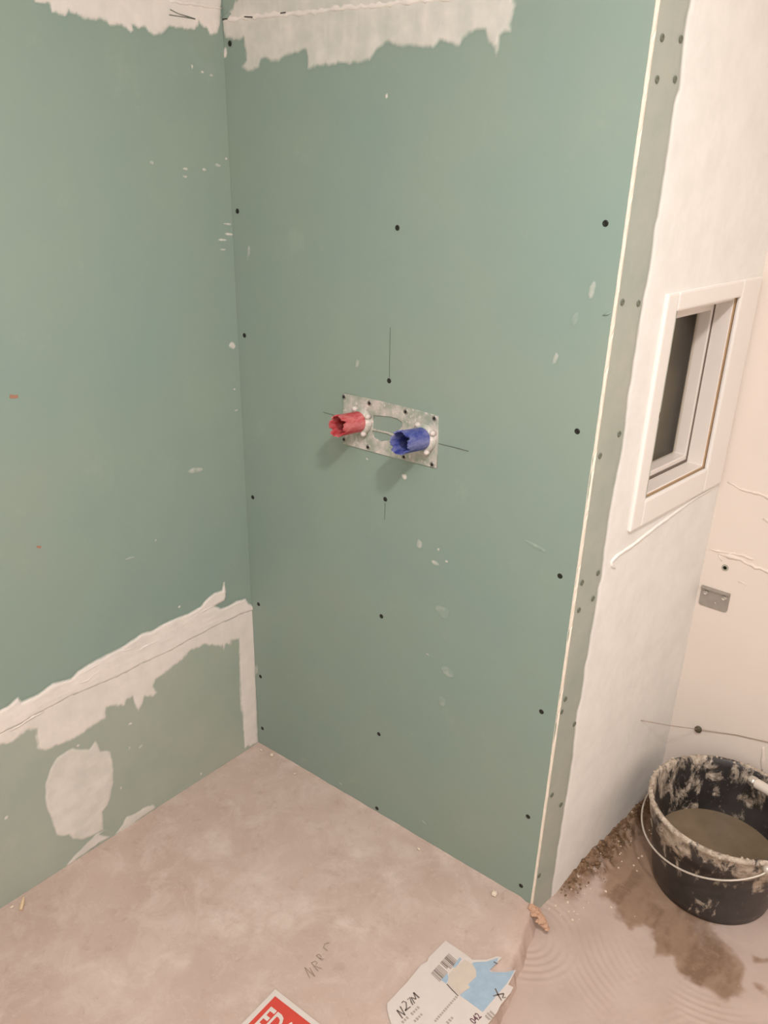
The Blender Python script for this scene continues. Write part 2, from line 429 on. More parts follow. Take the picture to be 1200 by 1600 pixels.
slab('casing_board', wf, ci0 + 0.0002, ci1 - 0.0002, cv1, CO[0][1], 0.0, 0.0099, M['trim'], window, 0.0045)
slab('casing_board', wf, ci0 + 0.0002, ci1 - 0.0002, CO[1][1], cv0, 0.0, 0.0099, M['trim'], window, 0.0045)
# recessed frame: three stepped rings, deeper and narrower
def ring(name, s0, s1, v0, v1, w, d0, d1, mat, bev=0.0015):
    bm = bmesh.new()
    def loop(a0, a1, b0, b1, d): return [bm.verts.new(wf(s, v, d)) for s, v in ((a0, b0), (a1, b0), (a1, b1), (a0, b1))]
    A = loop(s0, s1, v0, v1, d1); B = loop(s0 - w, s1 + w, v0 - w, v1 + w, d1)
    C = loop(s0, s1, v0, v1, d0); E = loop(s0 - w, s1 + w, v0 - w, v1 + w, d0)
    for i in range(4):
        j = (i + 1) % 4
        bm.faces.new((A[i], A[j], B[j], B[i])); bm.faces.new((C[i], C[j], E[j], E[i]))
        bm.faces.new((A[i], A[j], C[j], C[i])); bm.faces.new((B[i], B[j], E[j], E[i]))
    bmesh.ops.recalc_face_normals(bm, faces=bm.faces[:])
    if bev: bmesh.ops.bevel(bm, geom=bm.edges[:], offset=bev, segments=1, affect='EDGES')
    return bm_obj(name, bm, mat, window)
ring('seal', ci0 + 0.001, ci1 - 0.001, cv0 + 0.0015, cv1 - 0.0015, 0.008, -0.005, -0.001, M['seal'], 0)
ring('window_frame', ci0 + 0.002, ci1 - 0.0025, cv0 + 0.004, cv1 - 0.008, 0.016, -0.042, -0.004, M['frame'])
ring('gasket', ci0 + 0.003, ci1 - 0.0035, cv0 + 0.009, cv1 - 0.012, 0.016, -0.046, -0.042, M['gasket'], 0)
ring('sash_frame', ci0 + 0.006, ci1 - 0.010, cv0 + 0.020, cv1 - 0.034, 0.026, -0.076, -0.044, M['frame'])
k = NT('dark_window_glass')
fr_ = k.n('ShaderNodeLayerWeight'); fr_.inputs[0].default_value = 0.5
fac_ = k.math('MULTIPLY', k.math('POWER', fr_.outputs['Facing'], 4.0), 0.5)
tr_ = k.n('ShaderNodeBsdfTransparent'); tr_.inputs[0].default_value = (0.90, 0.89, 0.85, 1)
gl_ = k.n('ShaderNodeBsdfGlossy'); gl_.inputs['Roughness'].default_value = 0.04
mx_ = k.n('ShaderNodeMixShader'); k.link(fac_, mx_.inputs[0]); k.link(tr_.outputs[0], mx_.inputs[1]); k.link(gl_.outputs[0], mx_.inputs[2])
k.link(mx_.outputs[0], k.t.nodes['Material Output'].inputs[0]); M['glass'] = k.m
slab('pane', wf, ci0 - 0.005, ci1 - 0.004, cv0 + 0.014, cv1 - 0.028, -0.073, -0.069, M['glass'], window)
M['catchgrey'] = m_plain('dim_grey_panel', srgb(162, 148, 131), 0.8, 0.2)
slab('catch_panel', wf, ci0 - 0.05, ci1 + 0.36, cv0 - 0.3, cv1 + 0.05, -0.133, -0.125, M['catchgrey'], window)  # plain slab added behind the glass, sized to catch lamplight through the window
# two small dents/screw caps in the jamb
SC = []

# ================================================================== FLOOR
def m_floor():
    k = NT('screed_floor')
    base = k.mix(k.ramp(k.noise(3.5, 6, 0.65), 0.3, 0.7), srgb(182, 157, 144), srgb(196, 173, 161))
    base = k.mix(k.ramp(k.noise(11, 8, 0.72, dist=0.6), 0.48, 0.66, 0, 0.7), base, srgb(206, 186, 175))
    base = k.mix(k.ramp(k.noise(55, 6, 0.75), 0.56, 0.72, 0, 0.45), base, srgb(210, 192, 181))
    base = k.mix(k.ramp(k.noise(26, 6, 0.72, dist=0.5), 0.56, 0.74, 0, 0.5), base, srgb(162, 137, 122))
    base = k.mix(k.math('MULTIPLY', k.attr('blotch'), k.ramp(k.noise(38, 5, 0.7), 0.3, 0.6, 0, 0.7)), base, srgb(214, 195, 184))
    k.bump(k.noise(70, 6, 0.7), 0.15, 0.003)
    return k.out(base, 0.7, 0.25)
def m_bed():
    k = NT('trowelled_adhesive')
    base = k.mix(k.ramp(k.noise(8, 6, 0.65), 0.3, 0.7), srgb(195, 174, 163), srgb(182, 160, 148))
    wet = k.attr('wet')
    wc = k.mix(k.ramp(k.noise(24, 6, 0.7), 0.25, 0.75), srgb(142, 115, 96), srgb(160, 133, 112))
    wc = k.mix(k.ramp(k.noise(60, 4, 0.7), 0.66, 0.74, 0, 0.8), wc, srgb(190, 170, 154))
    wc = k.mix(k.math('MULTIPLY', k.attr('streak'), k.ramp(k.noise(70, 5, 0.7), 0.3, 0.5)), wc, srgb(112, 88, 70))
    k.bump(k.noise(80, 6, 0.7), 0.2, 0.003)
    c = k.mix(wet, base, wc)
    c = k.mix(k.math('MULTIPLY', k.attr('dirt'), k.ramp(k.noise(45, 6, 0.75), 0.30, 0.46)), c, k.mix(k.ramp(k.noise(90, 4, 0.7), 0.4, 0.65), srgb(98, 72, 50), srgb(146, 118, 94)))
    return k.out(c, k.ramp(wet, 0, 1, 0.75, 0.5), 0.3)
def height_mesh(name, xs, ys, zf, attrs, mat, parent=None):
    X, Y = np.meshgrid(xs, ys, indexing='ij'); Z = zf(X, Y)
    n, m = X.shape; v = np.stack([X.ravel(), Y.ravel(), Z.ravel()], 1)
    I, J = np.meshgrid(np.arange(n - 1), np.arange(m - 1), indexing='ij'); a = (I * m + J).ravel()
    f = np.stack([a, a + m, a + m + 1, a + 1], 1)
    o = mesh(name, v, f.tolist(), mat, parent, True)
    for nm, fn in attrs.items():
        at = o.data.attributes.new(nm, 'FLOAT', 'POINT'); at.data.foreach_set('value', fn(X, Y).ravel().astype(np.float32))
    return o
BL = [(0.4026,-0.399),(0.2021,-0.3266),(0.1639,-0.3865),(0.2955,-0.44),(0.4695,-0.4241),(0.1015,0.0044),(0.49,-0.1346),(0.672,-0.0357),(0.6122,-0.1377),(0.3623,-0.6411),(0.3278,-0.7289),(0.4818,-0.3329),(0.6185,-0.3224),(0.4037,-0.4789)]
BS = [0.035, 0.03, 0.02, 0.025, 0.03, 0.012, 0.03, 0.02, 0.03, 0.03, 0.03, 0.03, 0.03, 0.03]
def blotch(X, Y):
    s = 0; X = X + (fbm(X * 18, Y * 18, 7) - 0.5) * 0.12; Y = Y + (fbm(X * 18, Y * 18, 8) - 0.5) * 0.12
    for (x, y), r in zip(BL, BS): s = np.maximum(s, np.exp(-((X - x) ** 2 + (Y - y) ** 2) / (2 * r * r)))
    return s
def xedge(Y): return 0.905 + np.where(Y > -0.01, 0, (-Y) * 0.21) + (fbm(Y * 14 + 3, Y * 0 + 0.5, 2) - 0.5) * 0.03
def zfloor(X, Y):
    z = (fbm(X * 9, Y * 9, 21) - 0.5) * 0.0022 + (fbm(X * 30, Y * 30, 25) - 0.5) * 0.0008
    z = z + 0.004 * smooth(-0.022, 0.004, Y) * (fbm(X * 22, X * 0, 31))          # lip of screed along the board
    e = xedge(Y); w = 0.022 + 0.02 * fbm(Y * 25, Y * 0 + 2, 8)
    return z - 0.064 * smooth(0, 1, (X - e) / w) - 0.006 * smooth(-0.03, 0, X - e)
xs = np.concatenate([np.linspace(-0.09, 0.82, 150), np.linspace(0.824, 1.12, 90)])
ys = np.concatenate([np.linspace(-2.25, -1.0, 40)[:-1], np.linspace(-1.0, 0.004, 190)])
floor = tag(height_mesh('floor', xs, ys, zfloor, {'blotch': blotch}, m_floor()), kind='structure')

RC = [(1.2541,0.2217),(0.9176,-0.0445),(1.4808,-0.1788)]
WETP = [(0.9417,0.6531),(0.9402,0.5557),(0.9451,0.4786),(0.9471,0.403),(0.9414,0.3245),(0.9514,0.2763),(0.9732,0.2482),(0.9876,0.2283),(0.9883,0.1976),(1.0027,0.174),(1.0214,0.1697),(1.0438,0.1638),(1.0626,0.1362),(1.0953,0.1307),(1.1145,0.156),(1.1357,0.1574),(1.168,0.093),(1.1811,0.1125),(1.2042,0.1144),(1.2242,0.0847),(1.2498,0.0814),(1.2842,0.0837),(1.3284,0.0752),(1.3459,0.1052),(1.3515,0.1394),(1.3399,0.191),(1.3043,0.2148),(1.262,0.2419),(1.2371,0.2627),(1.3186,0.4378),(1.2554,0.6624),(1.0514,0.7532)]
WET2 = [[(1.3405,0.2405),(1.372,0.2579),(1.3804,0.2477),(1.3502,0.2269)], [(1.3561,0.1694),(1.3797,0.1727),(1.4026,0.1677),(1.3979,0.156),(1.3738,0.1558)], [(1.2981,0.0637),(1.3274,0.0783),(1.3271,0.0627),(1.3049,0.0559)]]
def wet(X, Y):
    sd = poly_sd(X, Y, WETP)
    for q in WET2: sd = np.minimum(sd, poly_sd(X, Y, q) + 0.002)
    sd = sd + (fbm(X * 40, Y * 40, 61) - 0.5) * 0.03
    return smooth(0.008, -0.010, sd) * (0.62 + 0.38 * smooth(0.3, 0.6, fbm(X * 16, Y * 16, 63) + 0.15))
def side(X, Y): return (X - (W + TR * Y)) * 0.9945          # distance from the alcove side wall
def dirt(X, Y):
    q = side(X, Y) + (fbm(X * 30, Y * 30, 78) - 0.5) * 0.07
    return smooth(0.062, 0.022, q) * smooth(0.075, 0.16, Y)
def streak(X, Y): return 0.6 * smooth(0.48, 0.66, fbm(X * 24, Y * 11, 77))
def zbed(X, Y):
    z = -0.05 + (fbm(X * 12, Y * 12, 41) - 0.5) * 0.004
    (ax, ay), (bx, by), (cx, cy) = RC
    nz = fbm(X * 7, Y * 7, 44)
    r1 = np.hypot(X - ax, Y - ay) + 0.01 * nz; r2 = np.hypot(X - bx, Y - by) + 0.01 * nz; r3 = np.hypot(X - cx, Y - cy) + 0.012 * nz
    tri = lambda r, L: np.abs(((r / L) % 1) - 0.5) * 2
    w1 = smooth(0.10, 0.13, r1) * smooth(0.40, 0.34, r1) * smooth(0.11, 0.0, Y - 0.01 * nz)
    w2 = smooth(0.15, 0.11, r2)
    w3 = smooth(0.05, 0.0, Y + 0.4 * (X - 1.2)) * smooth(1.10, 1.2, X)
    amp = 0.0019 * smooth(0.3, 0.55, fbm(X * 5 + 3, Y * 5, 52) + 0.12)
    z = z + amp * (tri(r1, 0.0165) * w1 * (1 - w2) * (1 - w3) + tri(r2, 0.018) * w2 + 0.8 * tri(r3, 0.016) * w3)
    s = side(X, Y)
    heap = smooth(0.055, 0.0, s + (fbm(X * 40, Y * 40, 81) - 0.5) * 0.05) * smooth(0.09, 0.24, Y)
    z = z + heap * (0.018 + 0.030 * fbm(X * 60, Y * 60, 83))
    flat = smooth(0.17, 0.13, np.hypot(X - 1.19, Y - 0.397))
    return z * (1 - flat) + (-0.0505) * flat
xs = np.concatenate([np.linspace(0.88, 1.5, 250), np.linspace(1.52, 2.42, 24)])
ys = np.concatenate([np.linspace(-2.25, -0.42, 40)[:-1], np.linspace(-0.42, 0.64, 400)])
adhesive_bed = height_mesh('adhesive_bed', xs, ys, zbed, {'wet': wet, 'dirt': dirt, 'streak': streak}, m_bed(), floor)

# crumbs swept against the alcove side wall: nobody could count them
M['crumb'] = m_plain('brown_mortar_crumbs', srgb(128, 102, 78), 0.85, 0.2, var=0.4, scale=90)
M['crumbl'] = m_plain('pale_plaster_crumbs', srgb(222, 204, 184), 0.85, 0.2, var=0.12, scale=90)
def chunk(bm, c, r, rg):
    m = bmesh.ops.create_icosphere(bm, subdivisions=1, radius=r)
    sx, sy, sz = rg.uniform(.7, 1.4), rg.uniform(.7, 1.4), rg.uniform(.5, .9)
    for v in m['verts']:
        k = rg.uniform(.75, 1.2); v.co = Vector((v.co.x * sx * k + c[0], v.co.y * sy * k + c[1], v.co.z * sz * k + c[2]))
bm = bmesh.new(); rg = random.Random(12)
for i in range(170):
    y = 0.11 + 0.48 * rg.random() ** 0.9; s = 0.004 + abs(rg.gauss(0, 0.022))
    x = W + TR * y + s; z = float(zbed(np.array([x]), np.array([y]))[0])
    if math.hypot(x - 1.19, y - 0.397) < 0.15: continue
    r = 0.0014 + 0.0042 * rg.random() ** 2.2
    chunk(bm, (x, y, z + r * 0.3), r, rg)
tag(bm_obj('mortar_crumbs', bm, M['crumb'], floor, True), kind='stuff')
bm = bmesh.new(); rg = random.Random(13)
for i in range(60):
    y = 0.05 + 0.5 * rg.random(); s = 0.006 + abs(rg.gauss(0, 0.06)); x = W + TR * y + s
    if math.hypot(x - 1.19, y - 0.397) < 0.15: continue
    z = float(zbed(np.array([x]), np.array([y]))[0]); r = rg.uniform(0.0012, 0.0035)
    chunk(bm, (x, y, z + r * 0.3), r, rg)
tag(bm_obj('plaster_crumbs', bm, M['crumbl'], floor), kind='stuff')
# broken corner of screed at the foot of the board edge
M['clay'] = m_plain('broken_screed', srgb(200, 160, 134), 0.85, 0.2, var=0.2, scale=60, bump=0.4)
bm = bmesh.new(); rg = random.Random(5)
for (x, y), r in zip([(0.9051,0.0037),(0.9147,0.0045),(0.924,0.0028),(0.9341,-0.0005),(0.9441,-0.0037),(0.9521,-0.0063),(0.9333,-0.0081),(0.9169,-0.0055)], (0.008, 0.010, 0.009, 0.010, 0.008, 0.006, 0.007, 0.007)):
    m = bmesh.ops.create_icosphere(bm, subdivisions=2, radius=r)
    for v in m['verts']:
        q = v.co * rg.uniform(0.75, 1.25); v.co = Vector((x + q.x * 1.2, y - 0.009 + q.y * 1.1, -0.006 - (x - 0.91) * 0.5 + q.z * 0.5))
bm_obj('broken_screed', bm, M['clay'], floor)
# faint pencil letters on the screed: N R C
for st in ([(0.6377,-0.4711),(0.6122,-0.4594)], [(0.6122,-0.4594),(0.6433,-0.4613)], [(0.6433,-0.4613),(0.6212,-0.4532)], [(0.6406,-0.4478),(0.6156,-0.4418)], [(0.6156,-0.4418),(0.6191,-0.4335),(0.6261,-0.4345),(0.6254,-0.4431),(0.6421,-0.4386)],
           [(0.6303,-0.4229),(0.6113,-0.4223)], [(0.6113,-0.4223),(0.6141,-0.4158),(0.6219,-0.4176),(0.6219,-0.4231),(0.631,-0.4182)], [(0.6226,-0.3977),(0.6097,-0.3972),(0.6061,-0.389),(0.6118,-0.38)]):
    ribbon('pencil_stroke', ff, st, 0.0013, M['floorpencil'], floor, 0.0024)

# ================================================================== FILLER ON THE GREEN WALLS
UP = [(0.7814,0.4883),(0.7359,0.495),(0.7056,0.4933),(0.69,0.4938),(0.6647,0.5041),(0.659,0.4892),(0.6209,0.4903),(0.586,0.4998),(0.5415,0.4898),(0.5226,0.499),(0.4796,0.5062),(0.4423,0.5074),(0.4105,0.5085),(0.3641,0.5161),(0.3503,0.5209),(0.324,0.5144),(0.2822,0.519),(0.2397,0.5186),(0.2109,0.5151),(0.1734,0.5196),(0.1458,0.532),(0.1259,0.5409),(0.0989,0.5371),(0.0932,0.5601),(0.0872,0.5564),(0.087,0.5152),(0.0934,0.5039),(0.1251,0.5017),(0.1065,0.4872),(0.0788,0.4841),(0.0502,0.4878),(0.0216,0.4819),(0.0143,0.4647),(-0.006,0.4492),(-0.0102,0.4329),(0.0325,0.4414),(0.1178,0.4431),(0.2103,0.4403),(0.2763,0.4365),(0.3595,0.4377),(0.4258,0.4353),(0.4881,0.4408),(0.5476,0.4461),(0.617,0.4424),(0.6669,0.4391),(0.7148,0.437),(0.7911,0.4326)]
LOW = [(0.7895,0.4422),(0.713,0.448),(0.6651,0.4503),(0.6153,0.4539),(0.5459,0.4578),(0.4865,0.4528),(0.4243,0.4476),(0.3581,0.4502),(0.275,0.4494),(0.2091,0.4534),(0.1169,0.4553),(0.0317,0.454),(-0.0106,0.44),(-0.0083,0.3379),(0.0017,0.0023),(0.0555,0.0107),(0.0553,0.0835),(0.0588,0.1645),(0.0533,0.3141),(0.0512,0.3721),(0.0782,0.3771),(0.0792,0.363),(0.0948,0.3737),(0.1045,0.3528),(0.1149,0.3757),(0.1453,0.3933),(0.1601,0.4036),(0.1832,0.4037),(0.2132,0.4071),(0.2249,0.4021),(0.2368,0.3939),(0.2667,0.3875),(0.3036,0.378),(0.3217,0.3734),(0.3297,0.3637),(0.3184,0.3373),(0.3365,0.3328),(0.3563,0.3431),(0.3682,0.3288),(0.3801,0.3145),(0.3879,0.3358),(0.3952,0.3601),(0.405,0.3618),(0.4135,0.3461),(0.4263,0.3496),(0.4409,0.3641),(0.4628,0.3691),(0.4693,0.3427),(0.5011,0.3405),(0.5392,0.3323),(0.5751,0.3334),(0.6207,0.3407),(0.6364,0.3499),(0.6411,0.3749),(0.6393,0.4052),(0.6549,0.4109),(0.6717,0.4081),(0.6941,0.4025),(0.719,0.411),(0.7949,0.4111)]
def onward(pl):                                                # the joint runs on past the picture's edge
    rg = random.Random(3); a, b = pl[0], pl[-1]
    top = [(a[0] + i * 0.06, a[1] + rg.uniform(-0.008, 0.008)) for i in range(18, 0, -1)]
    return top + pl + [(b[0] + i * 0.06, b[1] + rg.uniform(-0.006, 0.006)) for i in range(1, 19)]
UP = onward(UP)
LOW = onward(LOW)
patch('filler_skim', fl, [LOW], M['fillerd'], wall_left, res=0.003, thick=0.0009, feather=0.01, cover=0.90, cf=0.007, rag=0.0034, rscale=75, seed=5, streak=(120, 14), clip=(0.0006, 1.9, 0.002, 0.6))
patch('filler_band', fl, [UP], M['filler'], wall_left, res=0.003, thick=0.0030, feather=0.006, cover=0.98, rag=0.0016, rscale=70, seed=6, streak=(14, 150), base=0.0008, clip=(0.0006, 1.9, 0.002, 0.6))
M['ridge'] = m_plain('filler_ridge', FILLW, 0.75, 0.25, var=0.06, scale=30)
for i, q in enumerate(([(0.5378,0.4742),(0.5208,0.4682),(0.5031,0.4662),(0.4838,0.4737),(0.4645,0.48),(0.442,0.4851)], [(0.4144,0.5026),(0.399,0.4968),(0.3799,0.4931),(0.3667,0.4934)], [(0.6942,0.435),(0.6727,0.4363),(0.6503,0.441),(0.6142,0.4422)], [(0.2124,0.4989),(0.1899,0.5015),(0.1594,0.505),(0.1325,0.5061)], [(0.3815,0.4789),(0.341,0.483),(0.2858,0.483)], [(0.524,0.4885),(0.4936,0.4923),(0.4564,0.4951)])):
    bead('filler_ridge', fl, q, 0.0045, 0.0014, M['ridge'], wall_left, 60 + i, 0.35, d0=0.0032)
CIR = [(0.5781,0.3122),(0.5602,0.3115),(0.541,0.2969),(0.5209,0.285),(0.5105,0.2924),(0.5031,0.3015),(0.4962,0.2807),(0.4923,0.2614),(0.4769,0.2557),(0.467,0.2464),(0.4661,0.2111),(0.4707,0.1573),(0.4798,0.1273),(0.4919,0.0991),(0.5109,0.0901),(0.5121,0.0545),(0.5112,0.0354),(0.5405,0.0377),(0.5717,0.0454),(0.5942,0.0652),(0.6042,0.083),(0.6186,0.0897),(0.6314,0.1059),(0.6354,0.1401),(0.6434,0.1867),(0.6433,0.227),(0.6352,0.2617),(0.6229,0.2868),(0.6024,0.3071)]
TAIL = [[(0.5049,0.0325),(0.5251,0.0304),(0.4982,0.0053),(0.5449,0.004),(0.5905,0.0006),(0.641,-0.0036),(0.6147,0.0077),(0.5777,0.0243),(0.5541,0.0328),(0.5337,0.0402)], [(0.4921,-0.0005),(0.4591,0.0176),(0.4502,0.0341),(0.4267,0.0256),(0.3979,0.0288),(0.3662,0.0191),(0.357,0.0014),(0.4083,-0.0007),(0.4511,-0.003)]]
patch('filler_skim', fl, [CIR], M['fillerd'], wall_left, res=0.0028, thick=0.0012, feather=0.006, cover=0.74, rag=0.0014, rscale=60, seed=7, streak=(16, 60))
patch('filler_skim', fl, TAIL, M['fillerd'], wall_left, res=0.0028, thick=0.0010, feather=0.004, cover=0.72, rag=0.003, rscale=90, seed=8, streak=(20, 120))
TOPL = [(0.5006,1.9027),(0.4437,1.835),(0.4255,1.8229),(0.3984,1.8207),(0.3956,1.8081),(0.3699,1.8066),(0.3614,1.8159),(0.3361,1.8055),(0.3142,1.8013),(0.2959,1.8061),(0.2706,1.8009),(0.2441,1.8018),(0.2316,1.793),(0.223,1.7967),(0.2274,1.8056),(0.2005,1.8003),(0.1787,1.7943),(0.1555,1.7966),(0.1423,1.8126),(0.1068,1.8121),(0.0734,1.8113),(0.064,1.8273),(0.0326,1.8111),(0.0164,1.8127),(0.0089,1.8267),(0.0007,1.8757),(-0.0032,1.9861)]
patch('filler_skim', fl, [TOPL], M['filler'], wall_left, res=0.003, thick=0.0016, feather=0.006, cover=0.90, rag=0.0034, rscale=85, seed=9, streak=(90, 6), clip=(0.0006, 1.5, 1.6, 2.2))
TOPM = [(0.0105,1.9501),(0.0065,1.873),(-0.0044,1.8563),(-0.0299,1.8502),(-0.0434,1.8397),(-0.042,1.8203),(-0.031,1.8055),(-0.0242,1.8042),(-0.0116,1.8027),(-0.0076,1.7985),(0.0219,1.8024),(0.0267,1.782),(0.0284,1.764),(0.0152,1.7515),(0.0314,1.7397),(0.0481,1.743),(0.0648,1.7504),(0.0719,1.7654),(0.1171,1.7582),(0.1446,1.766),(0.194,1.7767),(0.2014,1.7668),(0.2012,1.7425),(0.2272,1.7468),(0.2634,1.7508),(0.3127,1.7496),(0.3601,1.7568),(0.3796,1.7709),(0.4051,1.7835),(0.4373,1.7757),(0.456,1.7773),(0.478,1.7699),(0.5053,1.7691),(0.5194,1.7815),(0.5462,1.7763),(0.5612,1.7694),(0.5795,1.7898),(0.6126,1.7946),(0.62,1.7737),(0.6341,1.769),(0.6384,1.7523),(0.6425,1.7667),(0.6409,1.7832),(0.6618,1.7884),(0.6621,1.8105),(0.6684,1.826),(0.6649,1.8341),(0.6558,1.8967)]
patch('filler_skim', fm, [TOPM], M['filler'], wall_back, res=0.003, thick=0.0012, feather=0.006, cover=0.68, cf=0.006, rag=0.0038, rscale=80, seed=10, streak=(60, 8), clip=(-0.035, 1.0, 1.6, 2.2))
bead('joint_bead', fm, [(-0.0392,1.8385),(0.0113,1.8401),(0.092,1.841),(0.1981,1.8407),(0.2972,1.8423),(0.3898,1.8434),(0.4766,1.8444),(0.5581,1.8453)], 0.010, 0.0032, M['filler'], wall_back, 4, 0.35)
bead('joint_bead', fl, [(0.1378,1.8578),(0.1025,1.858),(0.0661,1.8599),(0.0288,1.8593),(0.0019,1.8599)], 0.008, 0.003, M['filler'], wall_left, 14, 0.35, d0=0.001)
for o in (bpy.data.objects.get('joint_bead'), bpy.data.objects.get('joint_bead.001')):
    at = o.data.attributes.new('cover', 'FLOAT', 'POINT'); at.data.foreach_set('value', [1.0] * len(o.data.vertices))
ribbon('crack', fm, [(-0.0348,1.8398),(-0.0204,1.8406)], 0.0018, M['dark'], wall_back, 0.0038)
ribbon('crack', fm, [(0.032,1.8415),(0.0562,1.8393)], 0.0018, M['dark'], wall_back, 0.0048)
ribbon('crack', fm, [(0.1346,1.8426),(0.1498,1.8428)], 0.0018, M['dark'], wall_back, 0.0048)
ribbon('crack', fl, [(0.1364,1.8423),(0.1164,1.8372),(0.0957,1.8353),(0.0746,1.8326)], 0.0014, M['pencil'], wall_left, 0.0034)
ribbon('crack', fl, [(0.1403,1.8328),(0.1168,1.8329),(0.0928,1.8331),(0.0746,1.8326)], 0.0014, M['pencil'], wall_left, 0.0034)
# corner filler beads
bead('filler_bead', fm, [(-0.0442,1.8408),(-0.0217,1.8472),(-0.0031,1.8488)], 0.016, 0.004, M['filler'], wall_back, 3, 0.3)
# small dabs and scuffs of filler
def dabs(name, mapf, pts, sizes, wall, cover, seed, ang=0.0):
    rg = random.Random(seed); pls = []
    for (q, sz) in zip(pts, sizes):
        pls.append(blob(q, sz[0], sz[1], ang + rg.uniform(-0.3, 0.3), 9, rg.random()))
    return pls
def one_dab(name, mapf, q, a, b, wall, cover, seed, ang=0.0, thick=0.0006, cf=0.003):
    return patch(name, mapf, [blob(q, a, b, ang, 9, seed)], M['fillerd' if mapf is fl and q[1] < 0.447 else 'filler'], wall, res=max(min(a, b) / 3.5, 0.0011), thick=thick, feather=0.003, cover=cover, cf=cf, rag=0.0012, rscale=160, seed=seed)
dl = [(([(0.014,1.4123)])[0], .013, .003, .85), (([(0.0337,1.4009)])[0], .014, .0025, .85), (([(0.0334,1.38)])[0], .010, .002, .7), (([(0.0144,1.4344)])[0], .012, .0028, .5),
      (([(0.0201,1.1599)])[0], .010, .009, .7), (([(0.1245,1.5498)])[0], .008, .003, .7), (([(0.1259,1.5346)])[0], .007, .0026, .55), (([(0.0729,1.5486)])[0], .006, .003, .5), (([(0.0101,1.5709)])[0], .004, .003, .9),
      (([(0.0348,1.5577)])[0], .009, .004, .4), (([(0.208,1.5618)])[0], .006, .004, .45), (([(0.0624,1.7371)])[0], .005, .003, .8), (([(0.0388,1.7328)])[0], .005, .003, .7), (([(0.0884,1.7457)])[0], .003, .004, .8),
      (([(0.2846,0.742)])[0], .004, .003, .7), (([(0.3576,0.7217)])[0], .012, .004, .25), (([(0.1555,0.881)])[0], .022, .008, .28), (([(0.0213,1.0544)])[0], .004, .003, .8), (([(0.0187,1.0011)])[0], .006, .0025, .7),
      (([(0.4074,0.2919)])[0], .006, .004, .8), (([(0.5469,0.3089)])[0], .005, .003, .9), (([(0.211,0.0187)])[0], .004, .005, .85), (([(0.4527,0.1263)])[0], .003, .004, .9), (([(0.417,0.2251)])[0], .005, .006, .4), (([(0.3847,0.212)])[0], .006, .006, .35), (([(0.2346,0.5446)])[0], .004, .004, .8), (([(0.7347,0.2252)])[0], .005, .006, .4)]
for i, (q, a, b, cvr) in enumerate(dl): one_dab('filler_dab', fl, q, a, b, wall_left, cvr, 100 + i, 0.1)
dm = [(([(0.4834,0.9525)])[0], .008, .007, .9), (([(0.3794,0.968)])[0], .005, .003, .9), (([(0.5823,0.8111)])[0], .003, .004, .9), (([(0.6056,0.7896)])[0], .004, .003, .9), (([(0.5704,0.5407)])[0], .005, .002, .7),
      (([(0.3447,1.1766)])[0], .006, .010, .25), (([(0.8629,1.3906)])[0], .006, .016, .35), (([(0.8369,1.3402)])[0], .006, .012, .3), (([(0.8086,1.2653)])[0], .005, .012, .3), (([(0.4038,1.6938)])[0], .004, .005, .9),
      (([(0.5762,0.7752)])[0], .012, .006, .22), (([(0.5312,0.8072)])[0], .008, .012, .2), (([(0.6009,0.6647)])[0], .02, .014, .14), (([(0.6288,0.5177)])[0], .02, .012, .14), (([(0.617,0.4338)])[0], .012, .014, .15),
      (([(0.8078,0.892)])[0], .03, .005, .14), (([(0.3145,0.0252)])[0], .008, .004, .3), (([(0.5909,0.0564)])[0], .01, .004, .3), (([(-0.0009,0.2526)])[0], .01, .02, .2), (([(0.0184,1.3752)])[0], .006, .02, .2), (([(-0.0336,1.7791)])[0], .006, .012, .9)]
for i, (q, a, b, cvr) in enumerate(dm): one_dab('filler_dab', fm, q, a, b, wall_back, cvr, 200 + i, -0.2)
# two small red-brown nicks in the left wall paper
M['nick'] = m_plain('red_brown_nick', srgb(168, 124, 104), 0.8, 0.2)
ribbon('nick', fl, [(0.5802,1.1447),(0.5716,1.1417),(0.5638,1.1415)], 0.006, M['nick'], wall_left, 0.0005)
ribbon('nick', fl, [(0.5729,0.825),(0.5636,0.8203)], 0.005, M['nick'], wall_left, 0.0005)
# torn paper whisker near the outer edge
bead('paper_tear', fm, [(0.8883,1.3528),(0.896,1.356),(0.9036,1.3603)], 0.006, 0.004, M['filler'], wall_back, 21, 0.3)
# pencil setting-out lines around the plate
ribbon('pencil_line', fm, [(0.4314,1.2658),(0.4324,1.2023),(0.4333,1.1618)], 0.0016, M['pencil'], wall_back)
ribbon('pencil_line', fm, [(0.4337,0.8771),(0.4335,0.8366)], 0.0016, M['pencil'], wall_back)
ribbon('pencil_line', fm, [(0.2476,1.0481),(0.2956,1.0477)], 0.0018, M['pencil'], wall_back)
ribbon('pencil_line', fm, [(0.5661,1.0473),(0.6058,1.0483),(0.6399,1.0482)], 0.0018, M['pencil'], wall_back)

